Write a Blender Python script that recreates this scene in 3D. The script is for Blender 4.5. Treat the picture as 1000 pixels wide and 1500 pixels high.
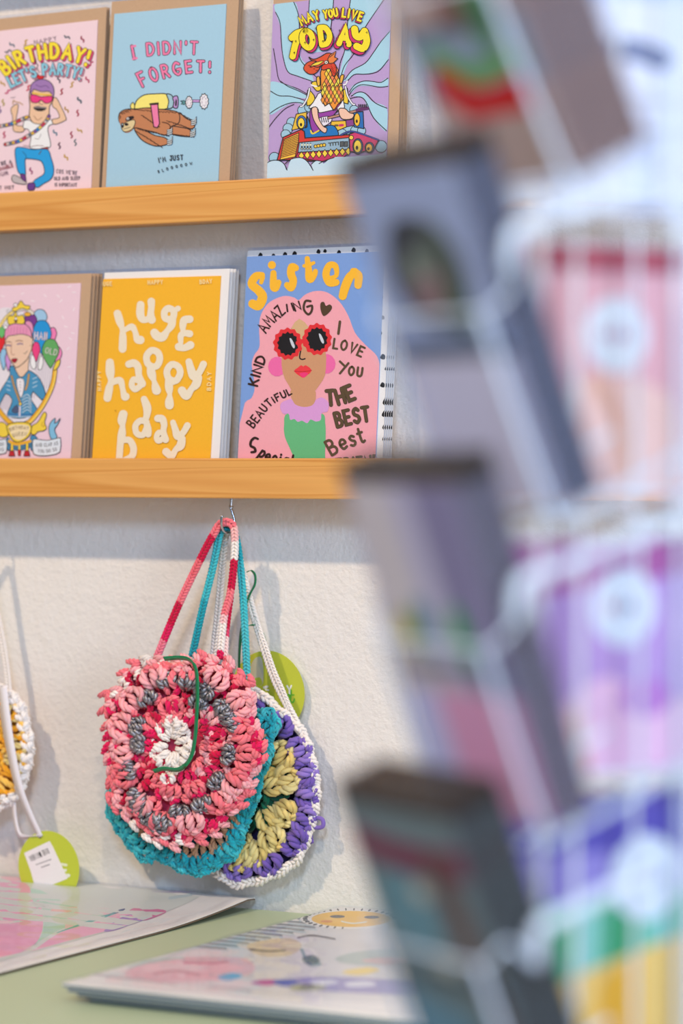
import bpy, math, random
from mathutils import Vector, Matrix
from mathutils.geometry import tessellate_polygon

# ------------------------------------------------------------------ camera
S = bpy.context.scene
for _o in list(bpy.data.objects):
    bpy.data.objects.remove(_o)
COL = S.collection
FPX = 4297.0                       # focal length in pixels of the 1000x1500 frame
TH = math.atan(FPX / 7695.0)       # yaw between view axis and wall normal
FWD = Vector((-math.sin(TH), math.cos(TH), 0))
RGT = Vector((math.cos(TH), math.sin(TH), 0))
EYE = -2.867 * FWD + 0.1001 * RGT + Vector((0, 0, 1.35))
cam = bpy.data.cameras.new('camera')
cam_o = bpy.data.objects.new('camera', cam)
COL.objects.link(cam_o)
cam_o.location = EYE
cam_o.rotation_euler = (math.pi / 2, 0, TH)
cam.sensor_fit = 'AUTO'
cam.sensor_width = 36.0
cam.lens = FPX * 36.0 / 1500.0
cam.shift_y = -(750 - 672) / 1500.0
cam.clip_start = 0.02
cam.dof.use_dof = True
cam.dof.focus_distance = 2.755
cam.dof.aperture_fstop = 3.0
S.camera = cam_o

# ------------------------------------------------------------------ light
S.view_settings.view_transform = 'Standard'
S.view_settings.look = 'None'
S.view_settings.gamma = 1.0
S.view_settings.use_curve_mapping = False
S.view_settings.exposure = 0.0
S.cycles.max_bounces = 10
S.cycles.transparent_max_bounces = 24
S.cycles.caustics_reflective = False
S.cycles.caustics_refractive = False

W = bpy.data.worlds.new('world')
S.world = W
W.use_nodes = True
W.node_tree.nodes['Background'].inputs[0].default_value = (0.84, 0.88, 1.0, 1)
W.node_tree.nodes['Background'].inputs[1].default_value = 0.20


def aim(o, p):
    o.rotation_euler = (Vector(p) - o.location).to_track_quat('-Z', 'Y').to_euler()


def area_light(name, loc, target, sx, sy, watts, color):
    l = bpy.data.lights.new(name, 'AREA')
    l.shape = 'RECTANGLE'
    l.size, l.size_y = sx, sy
    l.energy = watts
    l.color = color
    o = bpy.data.objects.new(name, l)
    COL.objects.link(o)
    o.location = loc
    aim(o, target)
    return o


def spot_light(name, loc, target, watts, color, radius, cone, blend=0.3):
    l = bpy.data.lights.new(name, 'SPOT')
    l.energy = watts
    l.color = color
    l.shadow_soft_size = radius
    l.spot_size = math.radians(cone)
    l.spot_blend = blend
    o = bpy.data.objects.new(name, l)
    COL.objects.link(o)
    o.location = loc
    aim(o, target)
    return o


# warm track spot from the upper left, daylight from the shop window behind the camera
spot_light('track_spot', (-1.12, -2.62, 4.22), (0.0, 0, 1.28), 345, (1.0, 0.755, 0.50), 0.085, 36, 0.5)
spot_light('track_spot_right', (1.75, -2.62, 4.22), (-0.05, 0, 1.30), 165, (1.0, 0.755, 0.50), 0.085, 36, 0.5)
spot_light('rack_fill_spot', (-0.30, -2.70, 3.0), (0.90, -1.20, 1.30), 185, (1.0, 0.88, 0.76), 0.05, 36, 0.5)  # unseen fill spot, added to brighten the rack's left-hand cards
area_light('shop_window_daylight', (1.5, -3.3, 3.0), (0.2, 0, 1.2), 0.7, 0.6, 46, (0.44, 0.66, 1.0))
area_light('side_window_daylight', (3.4, -1.9, 1.7), (0.9, -1.15, 1.25), 1.3, 1.6, 66, (0.80, 0.86, 1.0))


# ------------------------------------------------------------------ pixel helpers (measuring the photograph)
def ray(px, py):
    return (FWD + RGT * ((px - 500) / FPX) + Vector((0, 0, -(py - 672) / FPX)))


def on_y(px, py, y):
    d = ray(px, py)
    return EYE + d * ((y - EYE.y) / d.y)


def on_z(px, py, z):
    d = ray(px, py)
    return EYE + d * ((z - EYE.z) / d.z)


def at_depth(px, py, dep):
    return EYE + ray(px, py) * dep


def on_plane(px, py, p0, n):
    d = ray(px, py)
    return EYE + d * ((p0 - EYE).dot(n) / d.dot(n))


def to_px(p):
    v = p - EYE
    dep = v.dot(FWD)
    return (500 + FPX * v.dot(RGT) / dep, 672 - FPX * v.z / dep, dep)


# ------------------------------------------------------------------ colour and materials
def s2l(c):
    c /= 255.0
    return c / 12.92 if c <= 0.04045 else ((c + 0.055) / 1.055) ** 2.4


def C(r, g, b):
    return (s2l(r), s2l(g), s2l(b), 1.0)


def new_mat(name):
    m = bpy.data.materials.new(name)
    m.use_nodes = True
    nt = m.node_tree
    return m, nt, nt.nodes['Principled BSDF']


def nd(nt, kind, **kw):
    n = nt.nodes.new(kind)
    for k, v in kw.items():
        if k in n.inputs:
            n.inputs[k].default_value = v
        else:
            setattr(n, k, v)
    return n


def lk(nt, a, ao, b, bi):
    nt.links.new(a.outputs[ao], b.inputs[bi])


def plain(name, col, rough=0.5, metal=0.0, spec=0.5, bump=0.0, scale=400.0, vary=0.0):
    m, nt, p = new_mat(name)
    p.inputs['Base Color'].default_value = col
    p.inputs['Roughness'].default_value = rough
    p.inputs['Metallic'].default_value = metal
    p.inputs['Specular IOR Level'].default_value = spec
    tc = nd(nt, 'ShaderNodeTexCoord')
    no = nd(nt, 'ShaderNodeTexNoise', Scale=scale, Detail=3.0)
    lk(nt, tc, 'Object', no, 'Vector')
    if vary:
        mx = nd(nt, 'ShaderNodeMix', data_type='RGBA')
        mx.inputs[6].default_value = tuple(c * (1 - vary) for c in col[:3]) + (1,)
        mx.inputs[7].default_value = tuple(min(1, c * (1 + vary)) for c in col[:3]) + (1,)
        lk(nt, no, 'Fac', mx, 0)
        nt.links.new(mx.outputs[2], p.inputs['Base Color'])
    if bump:
        b = nd(nt, 'ShaderNodeBump', Strength=bump, Distance=0.0004)
        lk(nt, no, 'Fac', b, 'Height')
        lk(nt, b, 'Normal', p, 'Normal')
    return m


def attr_mat(name, rough=0.55, spec=0.35, sheen=0.0, bump=0.0, scale=900.0, metal=0.0, gain=1.0):
    m, nt, p = new_mat(name)
    a = nd(nt, 'ShaderNodeAttribute', attribute_name='Col')
    no = nd(nt, 'ShaderNodeTexNoise', Scale=scale, Detail=2.0)
    tc = nd(nt, 'ShaderNodeTexCoord')
    lk(nt, tc, 'Object', no, 'Vector')
    mr = nd(nt, 'ShaderNodeMapRange')
    mr.inputs[3].default_value = 0.92 * gain
    mr.inputs[4].default_value = 1.06 * gain
    lk(nt, no, 'Fac', mr, 0)
    mx = nd(nt, 'ShaderNodeVectorMath', operation='SCALE')
    lk(nt, a, 'Color', mx, 0)
    nt.links.new(mr.outputs[0], mx.inputs['Scale'])
    lk(nt, mx, 0, p, 'Base Color')
    p.inputs['Roughness'].default_value = rough
    p.inputs['Specular IOR Level'].default_value = spec
    p.inputs['Metallic'].default_value = metal
    p.inputs['Sheen Weight'].default_value = sheen
    if bump:
        b = nd(nt, 'ShaderNodeBump', Strength=bump, Distance=0.0004)
        lk(nt, no, 'Fac', b, 'Height')
        lk(nt, b, 'Normal', p, 'Normal')
    return m


def wall_mat():
    m, nt, p = new_mat('painted_plaster')
    tc = nd(nt, 'ShaderNodeTexCoord')
    n1 = nd(nt, 'ShaderNodeTexNoise', Scale=170.0, Detail=4.0, Roughness=0.6)
    n2 = nd(nt, 'ShaderNodeTexNoise', Scale=45.0, Detail=2.0)
    lk(nt, tc, 'Object', n1, 'Vector')
    lk(nt, tc, 'Object', n2, 'Vector')
    ad = nd(nt, 'ShaderNodeMath', operation='ADD')
    lk(nt, n1, 'Fac', ad, 0)
    lk(nt, n2, 'Fac', ad, 1)
    b = nd(nt, 'ShaderNodeBump', Strength=0.6, Distance=0.0022)
    lk(nt, ad, 0, b, 'Height')
    lk(nt, b, 'Normal', p, 'Normal')
    p.inputs['Base Color'].default_value = C(232, 229, 224)
    p.inputs['Roughness'].default_value = 0.75
    p.inputs['Specular IOR Level'].default_value = 0.2
    return m


def wood_mat():
    m, nt, p = new_mat('oiled_pine')
    tc = nd(nt, 'ShaderNodeTexCoord')
    mp = nd(nt, 'ShaderNodeMapping')
    mp.inputs['Scale'].default_value = (0.8, 1.0, 46.0)
    lk(nt, tc, 'Object', mp, 'Vector')
    n1 = nd(nt, 'ShaderNodeTexNoise', Scale=1.0, Detail=2.5, Roughness=0.45, Distortion=0.6)
    lk(nt, mp, 'Vector', n1, 'Vector')
    mp2 = nd(nt, 'ShaderNodeMapping')
    mp2.inputs['Scale'].default_value = (6.0, 60.0, 500.0)
    lk(nt, tc, 'Object', mp2, 'Vector')
    n2 = nd(nt, 'ShaderNodeTexNoise', Scale=1.0, Detail=3.0)
    lk(nt, mp2, 'Vector', n2, 'Vector')
    r = nd(nt, 'ShaderNodeValToRGB')
    e = r.color_ramp.elements
    e[0].position, e[0].color = 0.32, C(226, 164, 88)
    e[1].position, e[1].color = 0.70, C(236, 178, 104)
    for pos, col in ((0.46, C(228, 168, 92)), (0.50, C(212, 146, 72)), (0.53, C(230, 170, 95)), (0.60, C(218, 153, 80)), (0.62, C(234, 176, 100))):
        x = e.new(pos)
        x.color = col
    lk(nt, n1, 'Fac', r, 'Fac')
    mr = nd(nt, 'ShaderNodeMapRange')
    mr.inputs[3].default_value = 0.94
    mr.inputs[4].default_value = 1.05
    lk(nt, n2, 'Fac', mr, 0)
    sc = nd(nt, 'ShaderNodeVectorMath', operation='SCALE')
    lk(nt, r, 'Color', sc, 0)
    nt.links.new(mr.outputs[0], sc.inputs['Scale'])
    lk(nt, sc, 0, p, 'Base Color')
    p.inputs['Roughness'].default_value = 0.42
    p.inputs['Specular IOR Level'].default_value = 0.4
    return m


def clear_mat(name, gloss=0.35, rough=0.08, tint=(0.97, 0.98, 1.0, 1), haze=0.0):
    """thin clear film: lets the light through, with a sheen that grows at grazing angles"""
    m = bpy.data.materials.new(name)
    m.use_nodes = True
    nt = m.node_tree
    nt.nodes.clear()
    out = nd(nt, 'ShaderNodeOutputMaterial')
    tr = nd(nt, 'ShaderNodeBsdfTransparent')
    tr.inputs[0].default_value = tint
    gl = nd(nt, 'ShaderNodeBsdfGlossy')
    gl.inputs['Roughness'].default_value = rough
    fr = nd(nt, 'ShaderNodeLayerWeight')
    pw = nd(nt, 'ShaderNodeMath', operation='POWER')
    pw.inputs[1].default_value = 5.0
    nt.links.new(fr.outputs['Facing'], pw.inputs[0])
    mul = nd(nt, 'ShaderNodeMath', operation='MULTIPLY_ADD')
    mul.inputs[1].default_value = 0.96 * gloss
    mul.inputs[2].default_value = 0.04 * gloss
    lk(nt, pw, 0, mul, 0)
    mx = nd(nt, 'ShaderNodeMixShader')
    lk(nt, mul, 0, mx, 0)
    lk(nt, tr, 0, mx, 1)
    lk(nt, gl, 0, mx, 2)
    last = mx
    if haze:
        df = nd(nt, 'ShaderNodeBsdfDiffuse')
        df.inputs[0].default_value = (0.9, 0.92, 0.95, 1)
        m2 = nd(nt, 'ShaderNodeMixShader')
        m2.inputs[0].default_value = haze
        lk(nt, mx, 0, m2, 1)
        lk(nt, df, 0, m2, 2)
        last = m2
    lk(nt, last, 0, out, 0)
    return m


M = {
    'wall': wall_mat(),
    'wood': wood_mat(),
    'print': attr_mat('printed_card', 0.5, 0.3),
    'art': attr_mat('printed_art_paper', 0.4, 0.35),
    'yarn': attr_mat('acrylic_yarn', 0.9, 0.12, 0.25, 0.5, 1500.0),
    'kraft': plain('kraft_paper', C(196, 163, 130), 0.8, spec=0.15, bump=0.15, scale=600, vary=0.08),
    'kraft_shaded': plain('shaded_kraft_paper', C(92, 80, 72), 0.8, spec=0.15, bump=0.15, scale=600, vary=0.08),  # kraft with the shade of the packed stacks put into its colour
    'white_paper': plain('white_paper', C(238, 235, 230), 0.7, spec=0.2, bump=0.05, scale=500),
    'clear': clear_mat('clear_sleeve_film', 0.12, 0.12),
    'film': clear_mat('glossy_print_sleeve', 0.30, 0.07),
    'steel': plain('steel', C(190, 195, 200), 0.22, 1.0, bump=0.05, scale=300),
    'wire': plain('white_coated_wire', C(226, 236, 246), 0.3, bump=0.03, scale=300),
    'counter': plain('sage_laminate', C(176, 192, 160), 0.45, bump=0.02, scale=300, vary=0.02),
    'ribbon_green': plain('green_satin_ribbon', C(12, 128, 78), 0.3, spec=0.7, bump=0.1, scale=900),
    'ribbon_white': plain('white_satin_ribbon', C(236, 232, 236), 0.35, spec=0.6, bump=0.1, scale=900),
    'floor': plain('grey_concrete', C(150, 146, 140), 0.6, bump=0.2, scale=40, vary=0.08),
}
_silver = plain('silver_lurex_yarn', C(150, 150, 156), 0.34, 0.8, bump=1.0, scale=1100, vary=0.7)
M['silver'] = _silver


# ------------------------------------------------------------------ mesh builder
class MB:
    def __init__(s):
        s.v, s.f, s.c, s.m = [], [], [], []

    def add(s, verts, faces, col=None, mi=0):
        b = len(s.v)
        s.v.extend(verts)
        for f in faces:
            s.f.append(tuple(b + i for i in f))
            s.c.append(col or (0.8, 0.8, 0.8, 1))
            s.m.append(mi)

    def add_cols(s, verts, faces, cols):
        b = len(s.v)
        s.v.extend(verts)
        for f, c in zip(faces, cols):
            s.f.append(tuple(b + i for i in f))
            s.c.append(c)
            s.m.append(0)

    def box(s, o, u, v, w, col=None, mi=0):
        """box with corner o and edge vectors u, v, w"""
        o, u, v, w = Vector(o), Vector(u), Vector(v), Vector(w)
        p = [o, o + u, o + u + v, o + v, o + w, o + u + w, o + u + v + w, o + v + w]
        f = [(0, 3, 2, 1), (4, 5, 6, 7), (0, 1, 5, 4), (1, 2, 6, 5), (2, 3, 7, 6), (3, 0, 4, 7)]
        if u.cross(v).dot(w) < 0:
            f = [tuple(reversed(q)) for q in f]
        s.add(p, f, col, mi)

    def tube(s, pts, r, n=10, col=None, cap=True, cols=None):
        pts = [Vector(p) for p in pts]
        N = len(pts)
        rs = r if isinstance(r, (list, tuple)) else [r] * N
        up = Vector((0.13, 0.21, 0.97))
        V, F, K = [], [], []
        prev = None
        for i in range(N):
            t = (pts[min(i + 1, N - 1)] - pts[max(i - 1, 0)])
            if t.length < 1e-12:
                t = Vector((0, 0, 1))
            t.normalize()
            a = prev if prev is not None else (up if abs(t.dot(up)) < 0.95 else Vector((1, 0, 0)))
            a = a - t * a.dot(t)
            if a.length < 1e-6:
                a = Vector((1, 0, 0)) - t * t.x
            a.normalize()
            prev = a
            b = t.cross(a)
            for k in range(n):
                an = 2 * math.pi * k / n
                V.append(pts[i] + (a * math.cos(an) + b * math.sin(an)) * rs[i])
        for i in range(N - 1):
            for k in range(n):
                k2 = (k + 1) % n
                F.append((i * n + k, i * n + k2, (i + 1) * n + k2, (i + 1) * n + k))
                K.append(cols[i] if cols else (col or (0.8, 0.8, 0.8, 1)))
        if cap:
            F.append(tuple(reversed(range(n))))
            K.append(cols[0] if cols else (col or (0.8, 0.8, 0.8, 1)))
            F.append(tuple((N - 1) * n + k for k in range(n)))
            K.append(cols[-1] if cols else (col or (0.8, 0.8, 0.8, 1)))
        s.add_cols(V, F, K)

    def build(s, name, mats, parent=None, origin=None, smooth=False, bevel=0.0):
        if origin is None:
            origin = Vector(parent['_o']) if parent is not None else Vector((0, 0, 0))
        origin = Vector(origin)
        me = bpy.data.meshes.new(name)
        me.from_pydata([tuple(Vector(p) - origin) for p in s.v], [], s.f)
        if not isinstance(mats, (list, tuple)):
            mats = [mats]
        for m in mats:
            me.materials.append(m)
        at = me.color_attributes.new('Col', 'FLOAT_COLOR', 'CORNER')
        buf = []
        for p in me.polygons:
            p.material_index = s.m[p.index]
            p.use_smooth = smooth
            buf.extend(list(s.c[p.index]) * p.loop_total)
        at.data.foreach_set('color', buf)
        me.update()
        o = bpy.data.objects.new(name, me)
        COL.objects.link(o)
        if parent is not None:
            o.parent = parent
            o.location = origin - Vector(parent['_o'])
        else:
            o.location = origin
            o['_o'] = tuple(origin)
        if bevel:
            b = o.modifiers.new('bevel', 'BEVEL')
            b.width = bevel
            b.segments = 2
            b.limit_method = 'ANGLE'
        return o


def thing(name, label, cat, loc, group=None):
    o = bpy.data.objects.new(name, None)
    COL.objects.link(o)
    o.empty_display_size = 0.02
    o.location = Vector(loc)
    o['_o'] = tuple(Vector(loc))
    tag(o, label, cat, group)
    return o


def tag(o, label, cat, group=None):
    o['label'] = label
    o['category'] = cat
    if group:
        o['group'] = group
    return o


def kids(o, everything):
    return [c for c in everything if c.parent == o]


def copy_thing(o, delta, label=None, group=None):
    every = list(COL.objects)
    r = o.copy()
    COL.objects.link(r)
    r.location = o.location + Vector(delta)
    if label:
        r['label'] = label
    if group:
        r['group'] = group
    for c in kids(o, every):
        d = c.copy()
        COL.objects.link(d)
        d.parent = r
        for g in kids(c, every):
            h = g.copy()
            COL.objects.link(h)
            h.parent = d
    return r


def smooth_pts(pts, k=6, closed=False):
    """Catmull-Rom through the points"""
    n = len(pts)
    if n < 3:
        return list(pts)
    out = []
    for i in range(n if closed else n - 1):
        if closed:
            p0, p1, p2, p3 = pts[(i - 1) % n], pts[i], pts[(i + 1) % n], pts[(i + 2) % n]
        else:
            p0, p1, p2, p3 = pts[max(i - 1, 0)], pts[i], pts[i + 1], pts[min(i + 2, n - 1)]
        for j in range(k):
            t = j / k
            out.append(tuple(0.5 * ((2 * b) + (c - a) * t + (2 * a - 5 * b + 4 * c - d) * t * t + (3 * b - a - 3 * c + d) * t ** 3)
                             for a, b, c, d in zip(p0, p1, p2, p3)))
    if not closed:
        out.append(tuple(pts[-1]))
    return out
# ------------------------------------------------------------------ the setting
def struct(name, mb, mat, **k):
    o = mb.build(name, mat, **k)
    o['kind'] = 'structure'
    return o


CZ = 0.912                          # counter top height
mb = MB()
mb.box((-3.0, 0, 0), (5.5, 0, 0), (0, 0.12, 0), (0, 0, 4.3))
struct('wall_back', mb, M['wall'])
mb = MB()
mb.box((-3.0, -5.6, -0.1), (6.2, 0, 0), (0, 5.72, 0), (0, 0, 0.1))
struct('floor', mb, M['floor'])

# counter along the wall: worktop and front panel
ct = thing('shop_counter', 'sage green counter running along the foot of the white wall', 'counter', (-0.3, -0.35, 0))
mb = MB()
mb.box((-1.6, -0.72, CZ - 0.03), (2.3, 0, 0), (0, 0.718, 0), (0, 0, 0.03))
mb.build('worktop', M['counter'], ct, bevel=0.003)
mb = MB()
mb.box((-1.56, -0.68, 0.0), (2.22, 0, 0), (0, 0.676, 0), (0, 0, CZ - 0.03))
mb.build('front_panel', M['counter'], ct)

# picture ledges
LD = 0.056                          # how far a ledge stands off the wall


def ledge(label, top, x1=0.62):
    r = thing('picture_ledge', label, 'ledge', (-0.2, 0, top - 0.038), 'picture ledges on the white wall')
    x0 = -1.35
    mb = MB()
    mb.box((x0, -LD, top - 0.0385), (x1 - x0, 0, 0), (0, 0.011, 0), (0, 0, 0.0385))
    mb.build('front_rail', M['wood'], r, bevel=0.0014)
    mb = MB()
    mb.box((x0, -LD + 0.0112, top - 0.036), (x1 - x0, 0, 0), (0, LD - 0.0115, 0), (0, 0, 0.014))
    mb.build('shelf_board', M['wood'], r)
    return r


LZ1 = 1.3505
ledge_low = ledge('pine ledge holding the yellow card, with the crochet pouches hooked under it', LZ1)
LZ2 = on_y(300, 266.0, -LD).z
ledge_mid = ledge('pine ledge above, holding the blue sloth card and the purple ray card', LZ2)
ledge_top = ledge('pine ledge highest on the wall, above the sloth card', LZ2 + (LZ2 - LZ1) + 0.015, -0.065)
LFLOOR = 0.022                      # ledge floor below the rail top
# ------------------------------------------------------------------ printed artwork: flat ink shapes on a sheet
def _s(*p):
    return ('s',) + p


GLYPH = {
    'A': (.8, [[(0, 0), (.4, 1), (.8, 0)], [(.15, .36), (.65, .36)]]),
    'B': (.65, [[(0, 0), (0, 1)], _s((0, 1), (.42, .97), (.55, .76), (.4, .56), (.02, .53)), _s((.02, .52), (.5, .47), (.65, .25), (.48, .03), (0, 0))]),
    'C': (.7, [_s((.68, .84), (.4, 1), (.1, .8), (0, .5), (.1, .2), (.4, 0), (.7, .18))]),
    'D': (.7, [[(0, 0), (0, 1)], _s((0, 1), (.45, .95), (.7, .6), (.66, .3), (.4, .04), (0, 0))]),
    'E': (.6, [[(.6, 1), (0, 1), (0, 0), (.6, 0)], [(.02, .52), (.5, .52)]]),
    'F': (.6, [[(.6, 1), (0, 1), (0, 0)], [(.02, .52), (.48, .52)]]),
    'G': (.75, [_s((.7, .84), (.4, 1), (.1, .8), (0, .5), (.1, .2), (.4, 0), (.7, .15), (.72, .42)), [(.4, .42), (.72, .42)]]),
    'H': (.7, [[(0, 0), (0, 1)], [(.7, 0), (.7, 1)], [(.02, .5), (.68, .5)]]),
    'I': (.12, [[(.06, 0), (.06, 1)]]),
    'J': (.5, [_s((.5, 1), (.5, .3), (.38, .03), (.12, .03), (0, .25)), [(.2, 1), (.7, 1)]]),
    'K': (.65, [[(0, 0), (0, 1)], [(.62, 1), (.03, .42)], [(.2, .57), (.65, 0)]]),
    'L': (.55, [[(0, 1), (0, 0), (.55, 0)]]),
    'M': (.85, [[(0, 0), (.08, 1), (.42, .35), (.77, 1), (.85, 0)]]),
    'N': (.7, [[(0, 0), (0, 1), (.7, 0), (.7, 1)]]),
    'O': (.75, [_s((.37, 1), (.1, .82), (0, .5), (.1, .18), (.37, 0), (.65, .18), (.75, .5), (.65, .82), (.37, 1))]),
    'P': (.62, [[(0, 0), (0, 1)], _s((0, 1), (.42, .97), (.62, .74), (.42, .5), (.02, .47))]),
    'Q': (.75, [_s((.37, 1), (.1, .82), (0, .5), (.1, .18), (.37, 0), (.65, .18), (.75, .5), (.65, .82), (.37, 1)), [(.45, .25), (.75, -.05)]]),
    'R': (.66, [[(0, 0), (0, 1)], _s((0, 1), (.42, .97), (.6, .75), (.42, .52), (.02, .49)), [(.28, .48), (.66, 0)]]),
    'S': (.62, [_s((.6, .86), (.34, 1), (.06, .85), (.1, .6), (.5, .44), (.6, .2), (.32, 0), (0, .14))]),
    'T': (.7, [[(0, 1), (.7, 1)], [(.35, .98), (.35, 0)]]),
    'U': (.68, [_s((0, 1), (0, .3), (.15, .03), (.5, .03), (.67, .3), (.68, 1))]),
    'V': (.72, [[(0, 1), (.36, 0), (.72, 1)]]),
    'W': (.95, [[(0, 1), (.22, 0), (.47, .75), (.72, 0), (.95, 1)]]),
    'Y': (.72, [[(0, 1), (.36, .5), (.72, 1)], [(.36, .48), (.36, 0)]]),
    'Z': (.65, [[(0, 1), (.62, 1), (0, 0), (.65, 0)]]),
    '!': (.14, [[(.07, .5), (.07, 1)], [(.07, -.03), (.07, .03)]]),
    "'": (.1, [[(.05, .78), (.05, 1)]]),
    'e': (.55, [_s((.03, .33), (.5, .36), (.45, .58), (.25, .65), (.04, .5), (.02, .25), (.2, .02), (.52, .1))]),
    's': (.48, [_s((.46, .56), (.26, .66), (.06, .54), (.2, .36), (.42, .26), (.4, .08), (.2, 0), (0, .08))]),
    't': (.45, [_s((.2, .95), (.18, .2), (.28, .02), (.45, .08)), [(0, .66), (.42, .68)]]),
    'p': (.55, [[(0, .62), (.02, -.4)], _s((.02, .5), (.28, .66), (.52, .45), (.45, .12), (.2, .02), (.04, .12))]),
    'c': (.5, [_s((.5, .52), (.28, .66), (.05, .5), (.03, .2), (.2, .02), (.5, .1))]),
    'i': (.12, [[(.06, 0), (.06, .6)], [(.06, .84), (.06, .88)]]),
    'a': (.55, [_s((.5, .5), (.28, .65), (.04, .45), (.05, .15), (.25, .02), (.47, .2)), [(.52, .64), (.54, 0)]]),
    'l': (.12, [[(.06, 0), (.06, 1)]]),
    ' ': (.3, []),
}


class Art:
    """collects ink shapes; points are read off the photograph and unprojected on the sheet's own plane"""

    def __init__(s, proj, normal, lift=0.00012, step=3e-6):
        s.proj, s.n, s.lift, s.step = proj, normal.normalized(), lift, step
        s.mb = MB()
        s.k = 0
        s.fine = 0
        s.ox = s.oy = 0.0
        s.sc = 1.0

    def crop(s, ox, oy, sc):
        s.ox, s.oy, s.sc = ox, oy, sc
        return s

    def P(s, p, layer):
        return s.proj(s.ox + p[0] / s.sc, s.oy + p[1] / s.sc) + s.n * (s.lift + layer * s.step)

    def poly(s, pts, col, sm=4, ol=0, olc=(0.02, 0.018, 0.02, 1)):
        q = smooth_pts(pts, sm, True) if sm else list(pts)
        tri = tessellate_polygon([[Vector((x, y, 0)) for x, y in q]])
        if s.fine:                              # follow a curled sheet
            q, tri = list(q), list(tri)
            for _ in range(6):
                nt = []
                for t in tri:
                    e = max(range(3), key=lambda i: math.hypot(q[t[i]][0] - q[t[(i + 1) % 3]][0], (q[t[i]][1] - q[t[(i + 1) % 3]][1]) * 4))
                    a, b, c = t[e], t[(e + 1) % 3], t[(e + 2) % 3]
                    if math.hypot(q[a][0] - q[b][0], (q[a][1] - q[b][1]) * 4) > s.fine:
                        q.append(((q[a][0] + q[b][0]) / 2, (q[a][1] + q[b][1]) / 2))
                        m = len(q) - 1
                        nt += [(a, m, c), (m, b, c)]
                    else:
                        nt.append(t)
                tri = nt
        V = [s.P(p, s.k) for p in q]
        F = []
        for t in tri:
            a, b, c = (V[i] for i in t)
            F.append(tuple(t) if (b - a).cross(c - a).dot(s.n) > 0 else tuple(reversed(t)))
        s.mb.add(V, F, col)
        s.k += 1
        if ol:
            s.line(q + [q[0]], ol * 1.2, olc, sm=0)

    def line(s, pts, w, col, sm=4, bump=True):
        """round-capped stroke of width w (number or one width per given point), in crop units"""
        pts = [tuple(p) for p in pts]
        if isinstance(w, (int, float)):
            w = [w] * len(pts)
        if sm and len(pts) > 2:
            q3 = smooth_pts([(p[0], p[1], ww) for p, ww in zip(pts, w)], sm)
            pts, w = [(a, b) for a, b, c in q3], [max(c, 1e-5) for a, b, c in q3]
        q, ww = [pts[0]], [w[0]]
        for p, x in zip(pts[1:], w[1:]):
            if math.hypot(p[0] - q[-1][0], p[1] - q[-1][1]) > 1e-5:
                q.append(p)
                ww.append(x)
        n = len(q)
        if n == 1:
            s.dot(q[0][0], q[0][1], ww[0] / 2, col)
            return
        L, R = [], []
        for i in range(n):
            if i == 0:
                d = (q[1][0] - q[0][0], q[1][1] - q[0][1])
                m = 1.0
            elif i == n - 1:
                d = (q[-1][0] - q[-2][0], q[-1][1] - q[-2][1])
                m = 1.0
            else:
                a = (q[i][0] - q[i - 1][0], q[i][1] - q[i - 1][1])
                b = (q[i + 1][0] - q[i][0], q[i + 1][1] - q[i][1])
                la, lb = math.hypot(*a), math.hypot(*b)
                d = (a[0] / la + b[0] / lb, a[1] / la + b[1] / lb)
                h = math.hypot(*d) / 2
                m = min(1 / max(h, 0.05), 1.6)
            l = math.hypot(*d) or 1.0
            nx, ny = -d[1] / l, d[0] / l
            r = ww[i] / 2 * m
            L.append((q[i][0] + nx * r, q[i][1] + ny * r))
            R.append((q[i][0] - nx * r, q[i][1] - ny * r))
        out = []
        # end caps
        def cap(c, p0, p1, r, fwd):
            a0 = math.atan2(p0[1] - c[1], p0[0] - c[0])
            for j in range(1, 5):
                a = a0 + (-1) * math.pi * j / 5
                out.append((c[0] + r * math.cos(a), c[1] + r * math.sin(a)))
        V, F = [], []
        for i in range(n):
            V += [s.P(L[i], s.k), s.P(R[i], s.k)]
        for i in range(n - 1):
            F.append((2 * i, 2 * i + 1, 2 * i + 3, 2 * i + 2))
        for c, p0, p1, ia, ib, r in ((q[-1], L[-1], R[-1], 2 * n - 2, 2 * n - 1, ww[-1] / 2), (q[0], R[0], L[0], 1, 0, ww[0] / 2)):
            out.clear()
            cap(c, p0, p1, r, True)
            b = len(V)
            V += [s.P(p, s.k) for p in out]
            F.append(tuple([ia] + list(range(b, b + len(out))) + [ib]))
        G = []
        for f in F:
            a, b, c = V[f[0]], V[f[1]], V[f[2]]
            G.append(f if (b - a).cross(c - a).dot(s.n) > 0 else tuple(reversed(f)))
        s.mb.add(V, G, col)
        if bump:
            s.k += 1

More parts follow.
